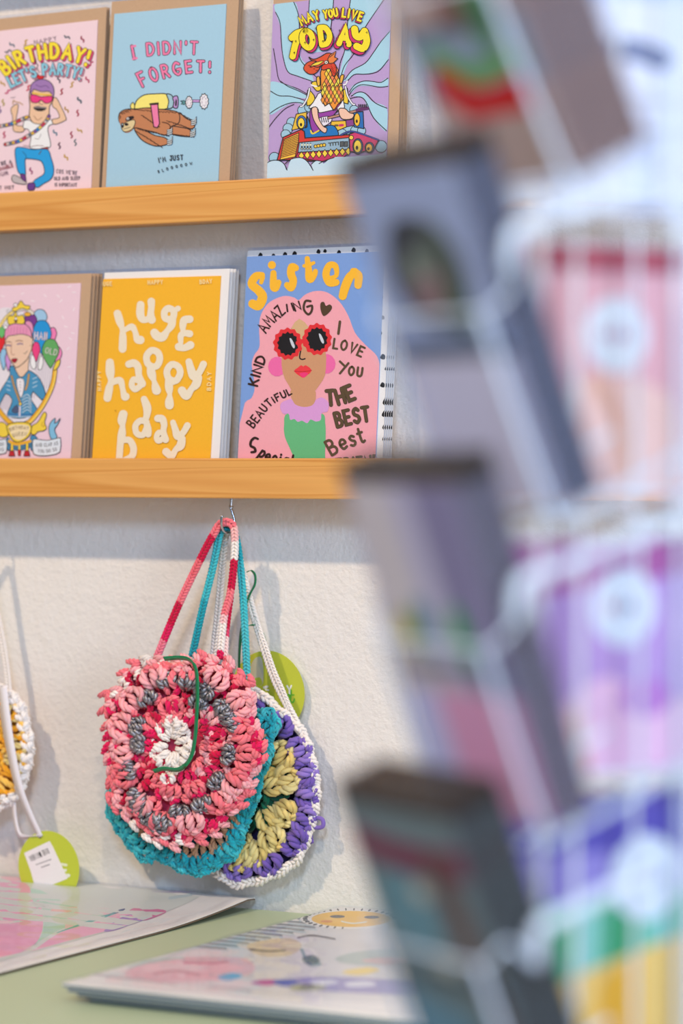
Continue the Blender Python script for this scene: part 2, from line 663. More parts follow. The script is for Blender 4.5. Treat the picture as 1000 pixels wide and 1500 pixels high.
    def blob(s, pts, w, col, sm=5):
        """fat soft stroke: a chain of capsules, for brush lettering that doubles back on itself"""
        if isinstance(w, (int, float)):
            w = [w] * len(pts)
        q = smooth_pts([(p[0], p[1], x) for p, x in zip(pts, w)], sm) if len(pts) > 2 else [(p[0], p[1], x) for p, x in zip(pts, w)]
        sub = 0.0
        for a, b in zip(q, q[1:]):
            cl = []
            for c in (a, b):
                for i in range(18):
                    an = 2 * math.pi * i / 18
                    cl.append((c[0] + c[2] / 2 * math.cos(an), c[1] + c[2] / 2 * math.sin(an)))
            cl = sorted(cl)
            hull = []
            for seq in (cl, cl[::-1]):
                st = []
                for p in seq:
                    while len(st) > 1 and (st[-1][0] - st[-2][0]) * (p[1] - st[-2][1]) - (st[-1][1] - st[-2][1]) * (p[0] - st[-2][0]) <= 0:
                        st.pop()
                    st.append(p)
                hull += st[:-1]
            V = [s.P(p, s.k) for p in hull]
            f = tuple(range(len(V)))
            m = len(V) // 3
            if (V[m] - V[0]).cross(V[2 * m] - V[0]).dot(s.n) < 0:
                f = tuple(reversed(f))
            s.mb.add(V, [f], col)
            s.k += .45

    def dot(s, x, y, r, col, ry=None, n=14, ol=0, rot=0.0):
        ry = ry or r
        pts = []
        for i in range(n):
            a = 2 * math.pi * i / n
            u, v = r * math.cos(a), ry * math.sin(a)
            pts.append((x + u * math.cos(rot) - v * math.sin(rot), y + u * math.sin(rot) + v * math.cos(rot)))
        s.poly(pts, col, 0, ol)

    def text(s, t, path, h, w, col, ol=0, olc=(0.03, 0.02, 0.03, 1), shadow=None, gap=.3, slant=0.0, h1=None):
        """stroke lettering spread along a baseline path; shadow = (dx, dy, width, colour)"""
        path = smooth_pts(path, 6) if len(path) > 2 else list(path)
        seg = [math.hypot(b[0] - a[0], b[1] - a[1]) for a, b in zip(path, path[1:])]
        tot = sum(seg)
        adv = [GLYPH[ch][0] for ch in t]
        k = tot / (sum(adv) + gap * (len(t) - 1))

        def at(d):
            d = min(max(d, 0), tot)
            for (a, b), l in zip(zip(path, path[1:]), seg):
                if d <= l or (a, b) == (path[-2], path[-1]):
                    f = d / l if l else 0
                    return (a[0] + (b[0] - a[0]) * f, a[1] + (b[1] - a[1]) * f), math.atan2(b[1] - a[1], b[0] - a[0])
                d -= l
        strokes = []
        d = 0.0
        for ch, a in zip(t, adv):
            (cx, cy), an = at(d + a * k / 2)
            hh = h + ((h1 - h) * (d / tot) if h1 else 0)
            for st in GLYPH[ch][1]:
                smo = st[0] == 's'
                pp = []
                for gx, gy in (st[1:] if smo else st):
                    u = (gx - a / 2) * k + slant * gy * hh
                    v = -gy * hh
                    pp.append((cx + u * math.cos(an) - v * math.sin(an), cy + u * math.sin(an) + v * math.cos(an)))
                strokes.append((pp, smo))
            d += (a + gap) * k
        passes = []
        if shadow:
            dx, dy, sw, scol = shadow
            if ol:
                passes.append((dx, dy, sw + ol, olc))
            passes.append((dx, dy, sw, scol))
        if ol:
            passes.append((0, 0, w + ol, olc))
        passes.append((0, 0, w, col))
        for dx, dy, ww, cc in passes:
            k0 = s.k
            for i, (pp, smo) in enumerate(strokes):
                s.k = k0 + i % 3
                s.line([(x + dx, y + dy) for x, y in pp], ww, cc, 4 if smo else 0, bump=False)
            s.k = k0 + 3


INK = C(38, 30, 34)
WHT = C(240, 238, 236)


def art_birthday(A):
    P = C(241, 213, 218)
    A.crop(0, 20, 6.25)
    # confetti
    rnd = random.Random(4)
    conf = [(110, 285, 40), (75, 345, 170), (235, 265, 120), (615, 215, 30), (755, 235, 70), (830, 460, 140), (800, 605, 65), (660, 650, 120),
            (730, 795, 60), (565, 715, 110), (610, 880, 60), (712, 910, 95), (260, 680, 120), (72, 715, 150), (25, 640, 50), (30, 815, 90), (540, 605, 80), (0, 880, 90)]
    cc = [C(90, 110, 125), C(80, 85, 95), C(190, 150, 60), C(85, 95, 105), C(150, 45, 75), C(180, 40, 90), C(180, 60, 95), C(190, 150, 70),
          C(100, 115, 125), C(160, 30, 50), C(180, 140, 70), C(165, 40, 70), C(195, 40, 80), C(195, 60, 110), C(190, 150, 70), C(170, 150, 70), C(90, 80, 95), C(100, 70, 130)]
    conf += [(40, 1110, 100), (505, 1090, 60), (655, 1110, 95), (730, 1070, 40), (690, 1180, 95), (545, 1210, 95), (605, 1315, 60), (285, 1440, 80), (725, 790, 60)]
    cc += [C(180, 40, 90), C(80, 120, 140), C(160, 50, 80), C(190, 155, 80), C(110, 120, 125), C(95, 60, 85), C(195, 155, 70), C(150, 60, 110), C(100, 110, 120)]
    for (x, y, a), c in zip(conf, cc):
        r = math.radians(a)
        dx, dy = math.cos(r) * 27, math.sin(r) * 27
        px, py = -math.sin(r) * 9, math.cos(r) * 9
        A.line([(x - dx, y - dy), (x - dx * .3 + px, y - dy * .3 + py), (x + dx * .3 - px, y + dy * .3 - py), (x + dx, y + dy)], 13, c)
    A.text('HAPPY', [(318, 278), (420, 262), (520, 240)], 34, 6, C(110, 85, 100), gap=.5)
    A.text('BIRTHDAY!', [(55, 560), (190, 470), (330, 425), (480, 405), (620, 415), (790, 468)], 128, 31, C(247, 222, 60), ol=10,
           olc=C(60, 40, 45), shadow=(16, 14, 34, C(214, 70, 115)), gap=.42)
    A.text("LET'S PARTY!", [(105, 670), (230, 612), (350, 570), (480, 555), (600, 565), (730, 598)], 96, 21, C(140, 202, 220), ol=9,
           olc=C(60, 60, 75), shadow=(12, 12, 24, C(205, 130, 150)), gap=.42)
    # the dancer: hat knot, hair, head
    skin = C(236, 196, 160)
    A.line([(328, 410), (325, 450), (350, 470), (340, 500), (365, 540)], 7, INK)
    A.poly([(345, 560), (375, 570), (400, 570), (395, 595), (360, 600), (340, 585)], C(214, 40, 48), 3, 4)
    A.poly([(130, 840), (165, 830), (165, 880), (150, 960), (150, 1020), (110, 1015), (118, 950), (100, 880)], skin, 4, 5)   # raised arm
    A.line([(120, 830), (125, 795), (150, 810), (180, 815), (210, 835)], 12, skin)
    A.line([(120, 830), (125, 795), (150, 810), (180, 815), (210, 835)], 4, INK)
    A.line([(100, 770), (125, 770), (140, 760)], 4, C(110, 85, 100))
    A.poly([(130, 1000), (160, 1025), (225, 1035), (215, 1080), (150, 1085), (120, 1060)], skin, 4, 5)
    A.poly([(480, 790), (515, 770), (560, 850), (605, 950), (595, 980), (500, 1015), (480, 970), (545, 950), (520, 880), (485, 850)], skin, 4, 5)
    A.poly([(280, 690), (300, 640), (360, 605), (430, 615), (480, 660), (492, 720), (485, 800), (455, 850), (450, 940), (420, 1000), (360, 1025), (305, 1000), (270, 940), (275, 850), (268, 760)], skin, 4, 6)
    A.poly([(280, 720), (285, 660), (320, 620), (385, 600), (450, 620), (490, 670), (495, 740), (475, 770), (470, 730), (440, 712), (380, 715), (320, 695), (300, 710), (290, 760)], C(160, 122, 178), 4, 6)
    A.line([(330, 650), (370, 670), (420, 660), (450, 680)], 6, C(110, 75, 130))
    A.line([(300, 725), (380, 740), (470, 745)], 16, C(232, 190, 66))
    A.poly([(285, 745), (335, 748), (375, 762), (420, 758), (475, 758), (478, 795), (450, 818), (410, 818), (385, 795), (365, 800), (345, 815), (305, 815), (282, 795)], C(232, 62, 130), 3, 7, C(120, 30, 70))
    A.line([(370, 790), (362, 825), (395, 832)], 5, INK)
    A.poly([(310, 860), (350, 848), (400, 862), (425, 858), (415, 880), (370, 892), (330, 882)], INK, 4, 4)
    A.line([(325, 858), (360, 858), (420, 862)], 14, C(140, 130, 130))
    A.line([(312, 935), (345, 975), (385, 950)], 5, C(150, 90, 70))
    # shirt, scarf, belt, jeans, shoes
    A.crop(0, 150, 6.25)
    A.poly([(225, 170), (275, 165), (310, 190), (370, 200), (420, 190), (460, 155), (485, 195), (450, 215), (440, 260), (465, 400), (400, 420), (330, 428), (275, 410), (285, 320), (262, 250), (215, 235)], C(240, 239, 236), 4, 5)
    A.line([(320, 330), (355, 335), (378, 290)], 5, C(150, 145, 145))
    A.line([(215, 395), (290, 405), (340, 395), (400, 400)], 5, C(120, 60, 60))
    A.poly([(380, 420), (440, 408), (442, 432), (375, 440)], C(170, 60, 50), 0, 4)
    for pts in ([(0, 218), (60, 208), (130, 188), (200, 155), (250, 135)], [(50, 385), (120, 370), (190, 348), (250, 312), (320, 270), (385, 215), (430, 165), (450, 125)]):
        A.line(pts, 34, C(70, 55, 60))
        q = smooth_pts(pts, 6)
        seq = [C(196, 50, 60), C(210, 195, 190), C(90, 110, 130), C(226, 180, 60), C(120, 80, 150), C(40, 130, 190), C(226, 200, 80), C(190, 70, 110)]
        for i in range(0, len(q) - 2, 2):
            A.line([q[i], q[i + 1], q[min(i + 2, len(q) - 1)]], 22, seq[(i // 2) % len(seq)], 0)
    jean = C(40, 160, 222)
    A.poly([(140, 440), (160, 412), (220, 415), (300, 432), (360, 430), (440, 435), (470, 510), (492, 590), (490, 660), (460, 710), (400, 745), (345, 780), (310, 750), (320, 712), (400, 660), (408, 610), (385, 545), (340, 525), (250, 515), (232, 530), (235, 620), (232, 665), (180, 650), (158, 600), (145, 520)], jean, 4, 6, C(30, 60, 90))
    A.line([(210, 450), (240, 490), (240, 520)], 5, C(30, 60, 90))
    A.line([(380, 445), (360, 475)], 8, C(90, 60, 50))
    A.poly([(130, 665), (185, 690), (240, 720), (235, 750), (175, 745), (125, 730), (108, 695)], C(190, 182, 182), 4, 5)
    A.poly([(190, 660), (232, 662), (238, 725), (205, 705)], C(110, 60, 130), 3, 5)
    A.poly([(258, 745), (318, 740), (320, 790), (300, 805), (258, 800)], C(104, 62, 140), 3, 5)
    A.text("COS WE'RE", [(518, 645), (705, 665)], 34, 4.5, C(70, 55, 65), gap=.5)
    A.text('OLD AND SLEEP', [(500, 712), (735, 708)], 30, 4.5, C(70, 55, 65), gap=.4)
    A.text('IS IMPORTANT', [(505, 768), (705, 770)], 30, 4.5, C(70, 55, 65), gap=.4)
    A.text('JUST BE A', [(-110, 600), (110, 555)], 30, 6, C(70, 55, 65), gap=.5)
    A.text('REASONABLE', [(-110, 660), (125, 590)], 30, 7, C(150, 70, 80), gap=.4)
    A.text('HOUR', [(-60, 690), (78, 660)], 30, 6, C(110, 70, 90), gap=.5)
    A.text('BUT NOT', [(-60, 800), (130, 792)], 30, 6, C(70, 55, 65), gap=.5)


def art_sloth(A):
    pink = C(240, 128, 168)
    A.crop(0, 0, 2.857)
    A.text('I', [(552, 248), (572, 244)], 54, 9, pink, ol=6)
    A.line([(550, 196), (566, 192)], 9, pink); A.line([(556, 247), (572, 243)], 9, pink)
    A.text("DIDN'T", [(618, 232), (730, 224), (824, 226)], 50, 8.5, pink, ol=5, gap=.5)
    A.text('FORGET!', [(598, 362), (650, 338), (720, 318), (800, 302), (880, 302)], 58, 9, pink, ol=5.5, gap=.6, h1=42)
    A.crop(150, 100, 5)
    # jet pack
    A.poly([(205, 275), (225, 250), (240, 290), (215, 298)], C(246, 228, 120), 3, 5)
    A.poly([(240, 262), (262, 225), (310, 195), (380, 188), (470, 190), (485, 240), (478, 292), (420, 300), (340, 290), (280, 305), (240, 300)], C(248, 232, 122), 4, 6)
    A.poly([(470, 190), (505, 196), (522, 230), (515, 285), (478, 293), (486, 240)], C(160, 196, 206), 3, 6)
    A.poly([(515, 215), (548, 202), (556, 245), (548, 292), (518, 284), (524, 250)], C(190, 150, 205), 3, 6)
    A.poly([(538, 225), (546, 240), (542, 278), (532, 270)], INK, 3)
    A.poly([(572, 240), (600, 236), (612, 250), (600, 266), (575, 262), (590, 252)], C(90, 150, 150), 0, 4)
    A.line([(665, 240), (715, 240)], 22, INK); A.line([(665, 240), (715, 240)], 15, C(196, 150, 205))
    for cx, cy, rx, ry in ((635, 250, 27, 48), (745, 243, 34, 60)):
        pts = []
        for i in range(22):
            a = 2 * math.pi * i / 22
            k = 1.0 if i % 2 else 0.84
            pts.append((cx + rx * k * math.cos(a), cy + ry * k * math.sin(a)))
        A.poly(pts, C(236, 232, 234), 3, 4.5)
        for i in range(7):
            a = 2 * math.pi * i / 7
            A.line([(cx + rx * .45 * math.cos(a), cy + ry * .5 * math.sin(a)), (cx + rx * .5 * math.cos(a + .5), cy + ry * .62 * math.sin(a + .5))], 4, C(150, 130, 150))
    # sloth body
    br = C(196, 130, 88)
    A.poly([(560, 330), (610, 365), (665, 395), (675, 430), (640, 445), (560, 430), (480, 410), (470, 360)], br, 4, 6)
    A.poly([(500, 425), (560, 430), (640, 450), (655, 495), (600, 500), (520, 485), (490, 450)], br, 4, 6)
    A.poly([(120, 355), (135, 320), (180, 300), (250, 298), (330, 290), (420, 300), (500, 308), (560, 330), (560, 400), (500, 430), (490, 470), (450, 490), (390, 470), (300, 450), (240, 440), (180, 420), (130, 400)], br, 4, 6)
    A.poly([(235, 440), (300, 450), (380, 490), (460, 510), (490, 545), (450, 565), (390, 570), (320, 545), (270, 505)], br, 4, 6)
    A.poly([(122, 360), (150, 325), (210, 330), (245, 370), (240, 420), (210, 462), (165, 470), (135, 420)], br, 4, 0)
    # fur strokes
    rnd = random.Random(3)
    dark = C(70, 44, 34)
    for x0, y0, x1, y1, n in ((220, 300, 560, 325, 16), (560, 330, 668, 392, 8), (470, 385, 640, 442, 12), (500, 480, 650, 500, 9), (240, 460, 420, 572, 14), (260, 445, 470, 492, 12), (285, 345, 400, 425, 8), (130, 330, 190, 306, 5)):
        for i in range(n):
            t = i / (n - 1)
            x, y = x0 + (x1 - x0) * t, y0 + (y1 - y0) * t
            A.line([(x, y), (x + 10 + rnd.uniform(-4, 4), y + rnd.uniform(-2, 4)), (x + 22, y + 9 + rnd.uniform(-5, 3))], 5, dark)
    A.line([(440, 395), (480, 405), (500, 430), (490, 460)], 6, dark)
    # face
    A.poly([(140, 425), (160, 405), (200, 385), (236, 380), (240, 410), (215, 450), (170, 466), (150, 455)], C(224, 202, 150), 4, 4)
    A.poly([(170, 380), (185, 358), (225, 350), (232, 365), (195, 385)], INK, 4)
    A.dot(188, 370, 9, WHT); A.dot(189, 371, 5, INK)
    A.poly([(136, 412), (150, 398), (160, 420), (150, 440)], INK, 4); A.dot(148, 412, 5, C(180, 200, 205))
    A.dot(178, 412, 15, INK, 11); A.line([(160, 445), (180, 440), (205, 432)], 4, INK)
    A.line([(122, 345), (135, 352), (130, 370)], 5, dark)
    # strap
    A.poly([(355, 268), (408, 264), (412, 330), (420, 405), (405, 436), (378, 430), (368, 360)], pink, 0, 6)
    A.line([(352, 264), (408, 258)], 14, INK)
    # claws
    for b in ((655, 385), (648, 470), (480, 455), (480, 530)):
        for k in range(3):
            x, y = b[0], b[1] + k * 14
            A.line([(x, y), (x + 26, y - 4), (x + 36, y - 30 + 4 * k)], [14, 12, 4], INK)
            A.line([(x, y), (x + 24, y - 4), (x + 33, y - 22 + 4 * k)], [8, 7, 2], C(206, 214, 214))
    A.text("I'M JUST", [(418, 692), (500, 676), (592, 670)], 34, 6.5, INK, gap=.55)
    A.text('SLOOOOOW', [(412, 768), (520, 735), (660, 706)], 19, 4.2, INK, gap=1.5)


def art_today(A):
    lil, sky = C(186, 158, 204), C(168, 212, 226)
    A.crop(390, 0, 4.762)
    ol = 6.0
    # rays: blue bands over the lilac sheet
    A.poly([(65, 28), (190, 6), (225, 110), (232, 380), (300, 470), (330, 570), (300, 560), (215, 530), (150, 500), (118, 400), (100, 200), (64, 85)], sky, 3, 0)
    A.poly([(50, 345), (70, 470), (110, 590), (210, 620), (280, 660), (280, 760), (120, 700), (20, 640), (35, 520)], lil, 3, 0)
    A.line([(64, 85), (96, 160), (105, 300), (118, 400), (150, 500), (215, 530), (300, 560), (335, 575)], ol, INK)
    A.line([(50, 340), (68, 450), (90, 560), (150, 595), (220, 620), (300, 665)], ol, INK)
    A.line([(190, 10), (225, 110), (232, 250), (230, 390), (270, 460), (330, 520), (360, 545)], ol, INK)
    A.poly([(300, -30), (470, -30), (465, 60), (420, 350), (400, 360), (300, 370), (290, 200)], sky, 0, 0)
    A.line([(302, -20), (296, 80), (288, 200), (298, 370)], ol, INK)
    A.line([(470, -40), (465, 60), (450, 200), (425, 350)], ol, INK)
    A.poly([(592, -40), (850, -60), (690, 190), (600, 360), (530, 540), (510, 520), (550, 340), (570, 150)], sky, 0, 0)
    A.line([(592, -30), (578, 60), (565, 180), (550, 340), (515, 440), (502, 540)], ol, INK)
    A.line([(850, -40), (770, 70), (690, 190), (640, 290), (610, 375), (545, 460), (520, 540)], ol, INK)
    A.poly([(868, 215), (850, 415), (780, 490), (700, 515), (620, 520), (560, 560), (540, 560), (600, 490), (700, 430), (780, 320)], sky, 4, 0)
    A.line([(868, 212), (800, 290), (745, 370), (690, 440), (600, 490), (548, 555)], ol, INK)
    A.line([(852, 415), (790, 490), (740, 512), (680, 518), (610, 522), (555, 580)], ol, INK)
    A.poly([(846, 545), (846, 602), (790, 608), (700, 600), (640, 605), (590, 650), (600, 600), (680, 568), (740, 568), (790, 575)], sky, 4, 0)
    A.line([(848, 545), (800, 575), (740, 568), (680, 566), (620, 590), (580, 640)], ol, INK)
    A.line([(848, 602), (790, 608), (720, 596), (660, 592), (610, 620), (575, 668)], ol, INK)
    A.crop(380, 120, 4.545)
    A.poly([(75, 60), (150, 95), (220, 100), (300, 130), (300, 150), (220, 140), (150, 175), (66, 215)], sky, 4, 0)
    A.poly([(75, 0), (150, 10), (250, 50), (310, 90), (300, 110), (200, 95), (120, 90), (75, 62)], sky, 4, 0)
    A.line([(75, 62), (130, 92), (200, 95), (260, 110), (310, 125)], ol, INK)
    A.line([(66, 212), (130, 170), (200, 142), (260, 138), (310, 150)], ol, INK)
    A.line([(60, 305), (110, 240), (170, 180), (230, 150)], ol, INK)
    A.line([(140, -5), (190, 30), (260, 60), (315, 88)], ol, INK)
    A.poly([(615, 85), (690, 72), (750, 130), (848, 175), (846, 325), (790, 280), (730, 190), (690, 110), (640, 95)], sky, 4, 0)
    A.line([(610, 95), (660, 68), (710, 80), (770, 140), (848, 175)], ol, INK)
    A.line([(605, 110), (670, 100), (710, 135), (760, 240), (846, 326)], ol, INK)
    # clouds behind
    cl = C(160, 200, 218)
    for x, y, r in ((215, 270, 34), (190, 310, 34), (175, 350, 32), (290, 190, 36), (330, 170, 30), (590, 170, 38), (630, 185, 30), (600, 315, 45), (650, 330, 45), (680, 325, 28), (550, 345, 32), (810, 430, 40), (100, 505, 36)):
        A.dot(x, y, r, cl, ol=4)
    # amplifiers at the back
    A.poly([(245, 215), (315, 200), (310, 300), (215, 322)], C(232, 190, 66), 0, 5)
    A.dot(280, 270, 33, C(60, 110, 180), 46, ol=4); A.dot(278, 275, 23, C(246, 212, 70), 36, ol=4); A.dot(277, 285, 8, INK, 12)
    A.poly([(622, 205), (690, 198), (695, 312), (630, 300)], C(40, 110, 180), 0, 5)
    A.dot(650, 252, 20, C(240, 190, 60), 44, ol=4); A.dot(648, 262, 7, INK, 12)
    A.poly([(480, 262), (575, 258), (580, 300), (520, 325), (470, 300)], C(236, 190, 60), 0, 5)
    A.line([(505, 290), (520, 290)], 14, C(110, 90, 60)); A.line([(535, 290), (555, 288)], 16, C(196, 50, 110))
    A.poly([(575, 255), (625, 250), (630, 290), (580, 300)], C(140, 70, 140), 0, 4)
    # trumpets
    for cx, cy, sx in ((322, 105, 1), (585, 92, -1)):
        A.poly([(cx, cy - 50), (cx + 42 * sx, cy - 15), (cx + 42 * sx, cy + 25), (cx - 5 * sx, cy + 55)], C(240, 206, 60), 2, 5)
        A.line([(cx + 12 * sx, cy - 60), (cx - 2 * sx, cy), (cx - 32 * sx, cy + 52), (cx - 48 * sx, cy + 58)], 16, INK)
        A.line([(cx + 12 * sx, cy - 60), (cx - 2 * sx, cy), (cx - 32 * sx, cy + 52), (cx - 48 * sx, cy + 58)], 9, C(232, 232, 236))
    A.poly([(345, 5), (400, 0), (410, 50), (380, 60)], C(240, 206, 60), 2, 5)
    A.line([(345, 20), (380, 30), (410, 10)], 9, WHT)
    A.line([(560, 20), (575, 15), (585, -5)], 9, WHT)
    # jeans, shirt, arms, guitar
    A.poly([(320, 230), (360, 320), (460, 290), (505, 300), (525, 360), (440, 372), (330, 378), (285, 360), (290, 310), (318, 300)], C(30, 118, 186), 3, 5)
    A.poly([(355, 140), (380, 100), (410, 70), (545, 70), (560, 130), (565, 175), (530, 185), (500, 210), (400, 215), (390, 180), (330, 175)], C(240, 238, 238), 3, 5)
    A.poly([(345, 175), (385, 180), (400, 205), (480, 190), (520, 180), (505, 210), (480, 230), (420, 240), (400, 262), (420, 310), (370, 340), (345, 310), (335, 240)], C(150, 66, 160), 4, 5)
    A.poly([(560, 95), (545, 140), (505, 190), (490, 180), (535, 130)], C(196, 60, 150), 0, 4)
    A.poly([(400, 240), (470, 230), (480, 262), (430, 295), (405, 275)], C(234, 228, 236), 3, 4)
    for k in range(4):
        A.line([(412 + 14 * k, 240), (418 + 14 * k, 268)], 6, INK)
    A.line([(460, 240), (600, 205), (690, 180)], 20, INK); A.line([(460, 240), (600, 205), (690, 180)], 11, C(190, 140, 120))
    A.line([(650, 188), (690, 180), (720, 175)], 22, C(100, 50, 100))
    for k in range(5):
        A.line([(664 + 12 * k, 168), (662 + 12 * k, 152)], 8, INK)
    A.poly([(350, 175), (385, 172), (395, 240), (425, 295), (450, 310), (440, 340), (410, 325), (370, 270), (352, 220)], C(240, 196, 170), 3, 5)
    A.poly([(530, 180), (570, 178), (600, 205), (630, 215), (615, 245), (560, 250), (535, 225)], C(240, 196, 170), 3, 5)
    A.line([(342, 325), (355, 345), (395, 325)], 10, C(236, 206, 60))
    # scaly neck with diamonds
    A.crop(390, 0, 4.762)
    A.poly([(390, 470), (480, 470), (505, 540), (530, 610), (540, 690), (500, 730), (470, 770), (440, 720), (410, 740), (390, 680), (380, 560)], C(240, 150, 56), 2, 6)
    rnd = random.Random(5)
    cols = [C(246, 206, 66), C(238, 150, 60), C(240, 132, 84), C(232, 218, 80)]
    for j in range(10):
        for i in range(6):
            x = 398 + (i + (j % 2) * .5) * 28 - (2 if j > 4 else -8)
            y = 490 + j * 26
            lim = 56 + 62 * min(1, j / 6)
            if abs(x - 458) > lim * .62 or y > 722:
                continue
            A.poly([(x, y - 26), (x + 14, y), (x, y + 26), (x - 14, y)], cols[(i * 2 + j * 3 + rnd.randint(0, 1)) % 4], 0, 4)
    # head: red comb, beak, ear
    A.poly([(385, 470), (420, 440), (470, 440), (490, 470), (485, 520), (465, 530), (445, 480), (400, 490)], C(214, 66, 44), 4, 5)
    A.poly([(262, 480), (285, 440), (330, 425), (370, 440), (372, 480), (340, 515), (295, 515)], C(216, 84, 48), 4, 5)
    A.poly([(300, 400), (330, 415), (375, 400), (425, 372), (465, 380), (465, 410), (430, 440), (390, 455), (360, 470), (320, 455), (350, 430), (318, 422)], C(222, 84, 48), 4, 6)
    A.poly([(305, 468), (340, 440), (400, 425), (370, 452), (330, 460)], C(244, 214, 70), 4, 4)
    A.poly([(430, 415), (445, 385), (488, 358), (478, 400), (500, 410), (470, 440), (440, 445)], C(232, 130, 64), 0, 5)
    A.line([(445, 400), (475, 375)], 5, INK)
    A.dot(420, 436, 13, C(240, 236, 220), ol=4); A.dot(420, 436, 5, INK)
    for i in range(14):
        A.dot(275 + (i * 37) % 90, 448 + (i * 23) % 58, 3, C(120, 30, 20))
        A.dot(455 + (i * 13) % 32, 452 + (i * 29) % 66, 3, C(120, 30, 20))
    A.poly([(352, 545), (372, 535), (378, 590), (360, 600)], C(236, 180, 70), 2, 5)
    A.poly([(520, 530), (545, 525), (530, 580), (515, 580)], C(236, 180, 70), 2, 5)
    # front amplifier
    A.crop(380, 120, 4.545)
    red = C(214, 60, 52)
    A.poly([(160, 370), (280, 318), (300, 330), (305, 375), (600, 352), (605, 465), (540, 500), (380, 530), (240, 520), (120, 522)], red, 0, 6)
    A.poly([(165, 385), (265, 340), (262, 400), (240, 500), (140, 520)], C(246, 196, 70), 0, 5)
    for k in range(11):
        t = k / 11
        A.line([(163 - 22 * t, 395 + 120 * t), (266 - 24 * t, 352 + 136 * t)], 6, C(120, 60, 40))
    A.poly([(268, 405), (598, 372), (600, 450), (258, 470)], C(150, 182, 200), 0, 5)
    for k in range(11):
        x = 285 + k * 19
        if k < 4:
            A.line([(x, 412), (x, 440)], 10, C(60, 70, 70)); A.dot(x, 420, 7, C(220, 220, 190)); A.dot(x, 446, 7, C(190, 190, 170), ol=3)
        elif k < 8:
            A.dot(x + 15, 430 - (k - 4) * 3, 11, C(240, 200, 70), ol=4)
    for k in range(4):
        A.line([(462 + 18 * k, 408 - 2 * k), (474 + 18 * k, 408 - 2 * k), (474 + 18 * k, 426 - 2 * k)], 7, C(70, 80, 80), 0)
    for k in range(2):
        A.poly([(540 + 28 * k, 400), (562 + 28 * k, 398), (562 + 28 * k, 430), (540 + 28 * k, 432)], C(90, 95, 95), 0, 4)
    A.poly([(258, 472), (600, 450), (605, 470), (560, 505), (420, 530), (245, 505)], C(196, 52, 96), 0, 5)
    for k in range(9):
        x = 282 + k * 39
        y = 492 - k * 3.6
        A.poly([(x, y - 26), (x + 19, y), (x, y + 26), (x - 19, y)], C(248, 214, 72), 0, 4)
    A.poly([(600, 350), (640, 335), (795, 390), (770, 440), (680, 470), (605, 465)], C(206, 60, 110), 0, 6)
    A.line([(545, 355), (600, 332), (660, 340), (795, 388)], 13, INK); A.line([(545, 355), (600, 332), (660, 340), (795, 388)], 8, C(60, 80, 150))
    A.dot(658, 430, 34, C(60, 90, 140), 52, ol=5); A.dot(656, 430, 26, C(248, 214, 70), 42, ol=4); A.dot(652, 440, 9, INK, 14)
    A.dot(735, 438, 30, C(60, 90, 140), 36, ol=5); A.dot(733, 440, 22, C(240, 190, 70), 28, ol=4); A.dot(728, 446, 9, INK, 10)
    A.dot(614, 372, 15, C(246, 206, 80), ol=4)
    # pale clouds in front
    pal = C(196, 224, 236)
    A.poly([(20, 560), (60, 530), (120, 522), (165, 545), (185, 590), (215, 515), (280, 505), (330, 540), (360, 590), (350, 545), (380, 525), (420, 530), (430, 545), (470, 515), (520, 500), (600, 500), (820, 480), (870, 460), (870, 700), (20, 700)], pal, 3, 0)
    A.line([(45, 545), (85, 525), (130, 525), (165, 545), (187, 588)], ol, INK)
    A.line([(175, 545), (215, 515), (280, 506), (325, 535), (360, 590)], ol, INK)
    A.line([(350, 548), (380, 525), (420, 532)], ol, INK); A.line([(400, 545), (440, 525), (500, 505)], ol, INK)
    # lettering
    A.crop(390, 0, 4.762)
    yel, mag = C(246, 224, 50), C(206, 46, 112)
    A.text('MAY', [(252, 178), (310, 150), (372, 132)], 58, 14, yel, ol=8, olc=INK, shadow=(7, 8, 15, mag), gap=.42)
    A.text('YOU', [(408, 128), (450, 122), (502, 112)], 52, 13, yel, ol=8, olc=INK, shadow=(7, 8, 15, mag), gap=.42)
    A.text('LIVE', [(534, 118), (590, 126), (662, 148)], 58, 14, yel, ol=8, olc=INK, shadow=(-7, 8, 15, mag), gap=.5)
    for w, c, dx, dy in ((54, INK, 14, 9), (46, mag, 14, 9), (54, INK, 0, 0), (44, yel, 0, 0)):
        A.blob([(188 + dx, 395 + dy), (205 + dx, 320 + dy), (232 + dx, 240 + dy)], w, c)
        A.blob([(182 + dx, 265 + dy), (215 + dx, 235 + dy), (262 + dx, 218 + dy)], w, c)
    A.text('O', [(268, 342), (338, 328)], 122, 40, yel, ol=10, olc=INK, shadow=(14, 10, 42, mag))
    A.text('D', [(392, 316), (452, 308)], 122, 38, yel, ol=10, olc=INK, shadow=(6, 16, 40, mag))
    A.text('A', [(512, 306), (580, 312)], 118, 40, yel, ol=10, olc=INK, shadow=(-14, 14, 42, mag))
    for w, c, dx, dy in ((60, INK, -16, 18), (50, mag, -16, 18), (58, INK, 0, 0), (48, yel, 0, 0)):
        A.blob([(620 + dx, 205 + dy), (630 + dx, 250 + dy), (660 + dx, 260 + dy), (690 + dx, 220 + dy)], w, c)
        A.blob([(690 + dx, 220 + dy), (705 + dx, 290 + dy), (680 + dx, 340 + dy), (635 + dx, 325 + dy)], w, c)
    for x, y in ((205, 290), (195, 370), (330, 280), (270, 300), (395, 290), (452, 205), (510, 215), (555, 310), (690, 360), (700, 230), (260, 225), (345, 200)):
        A.line([(x, y), (x + 8, y - 5), (x + 6, y + 8)], 3.5, INK)


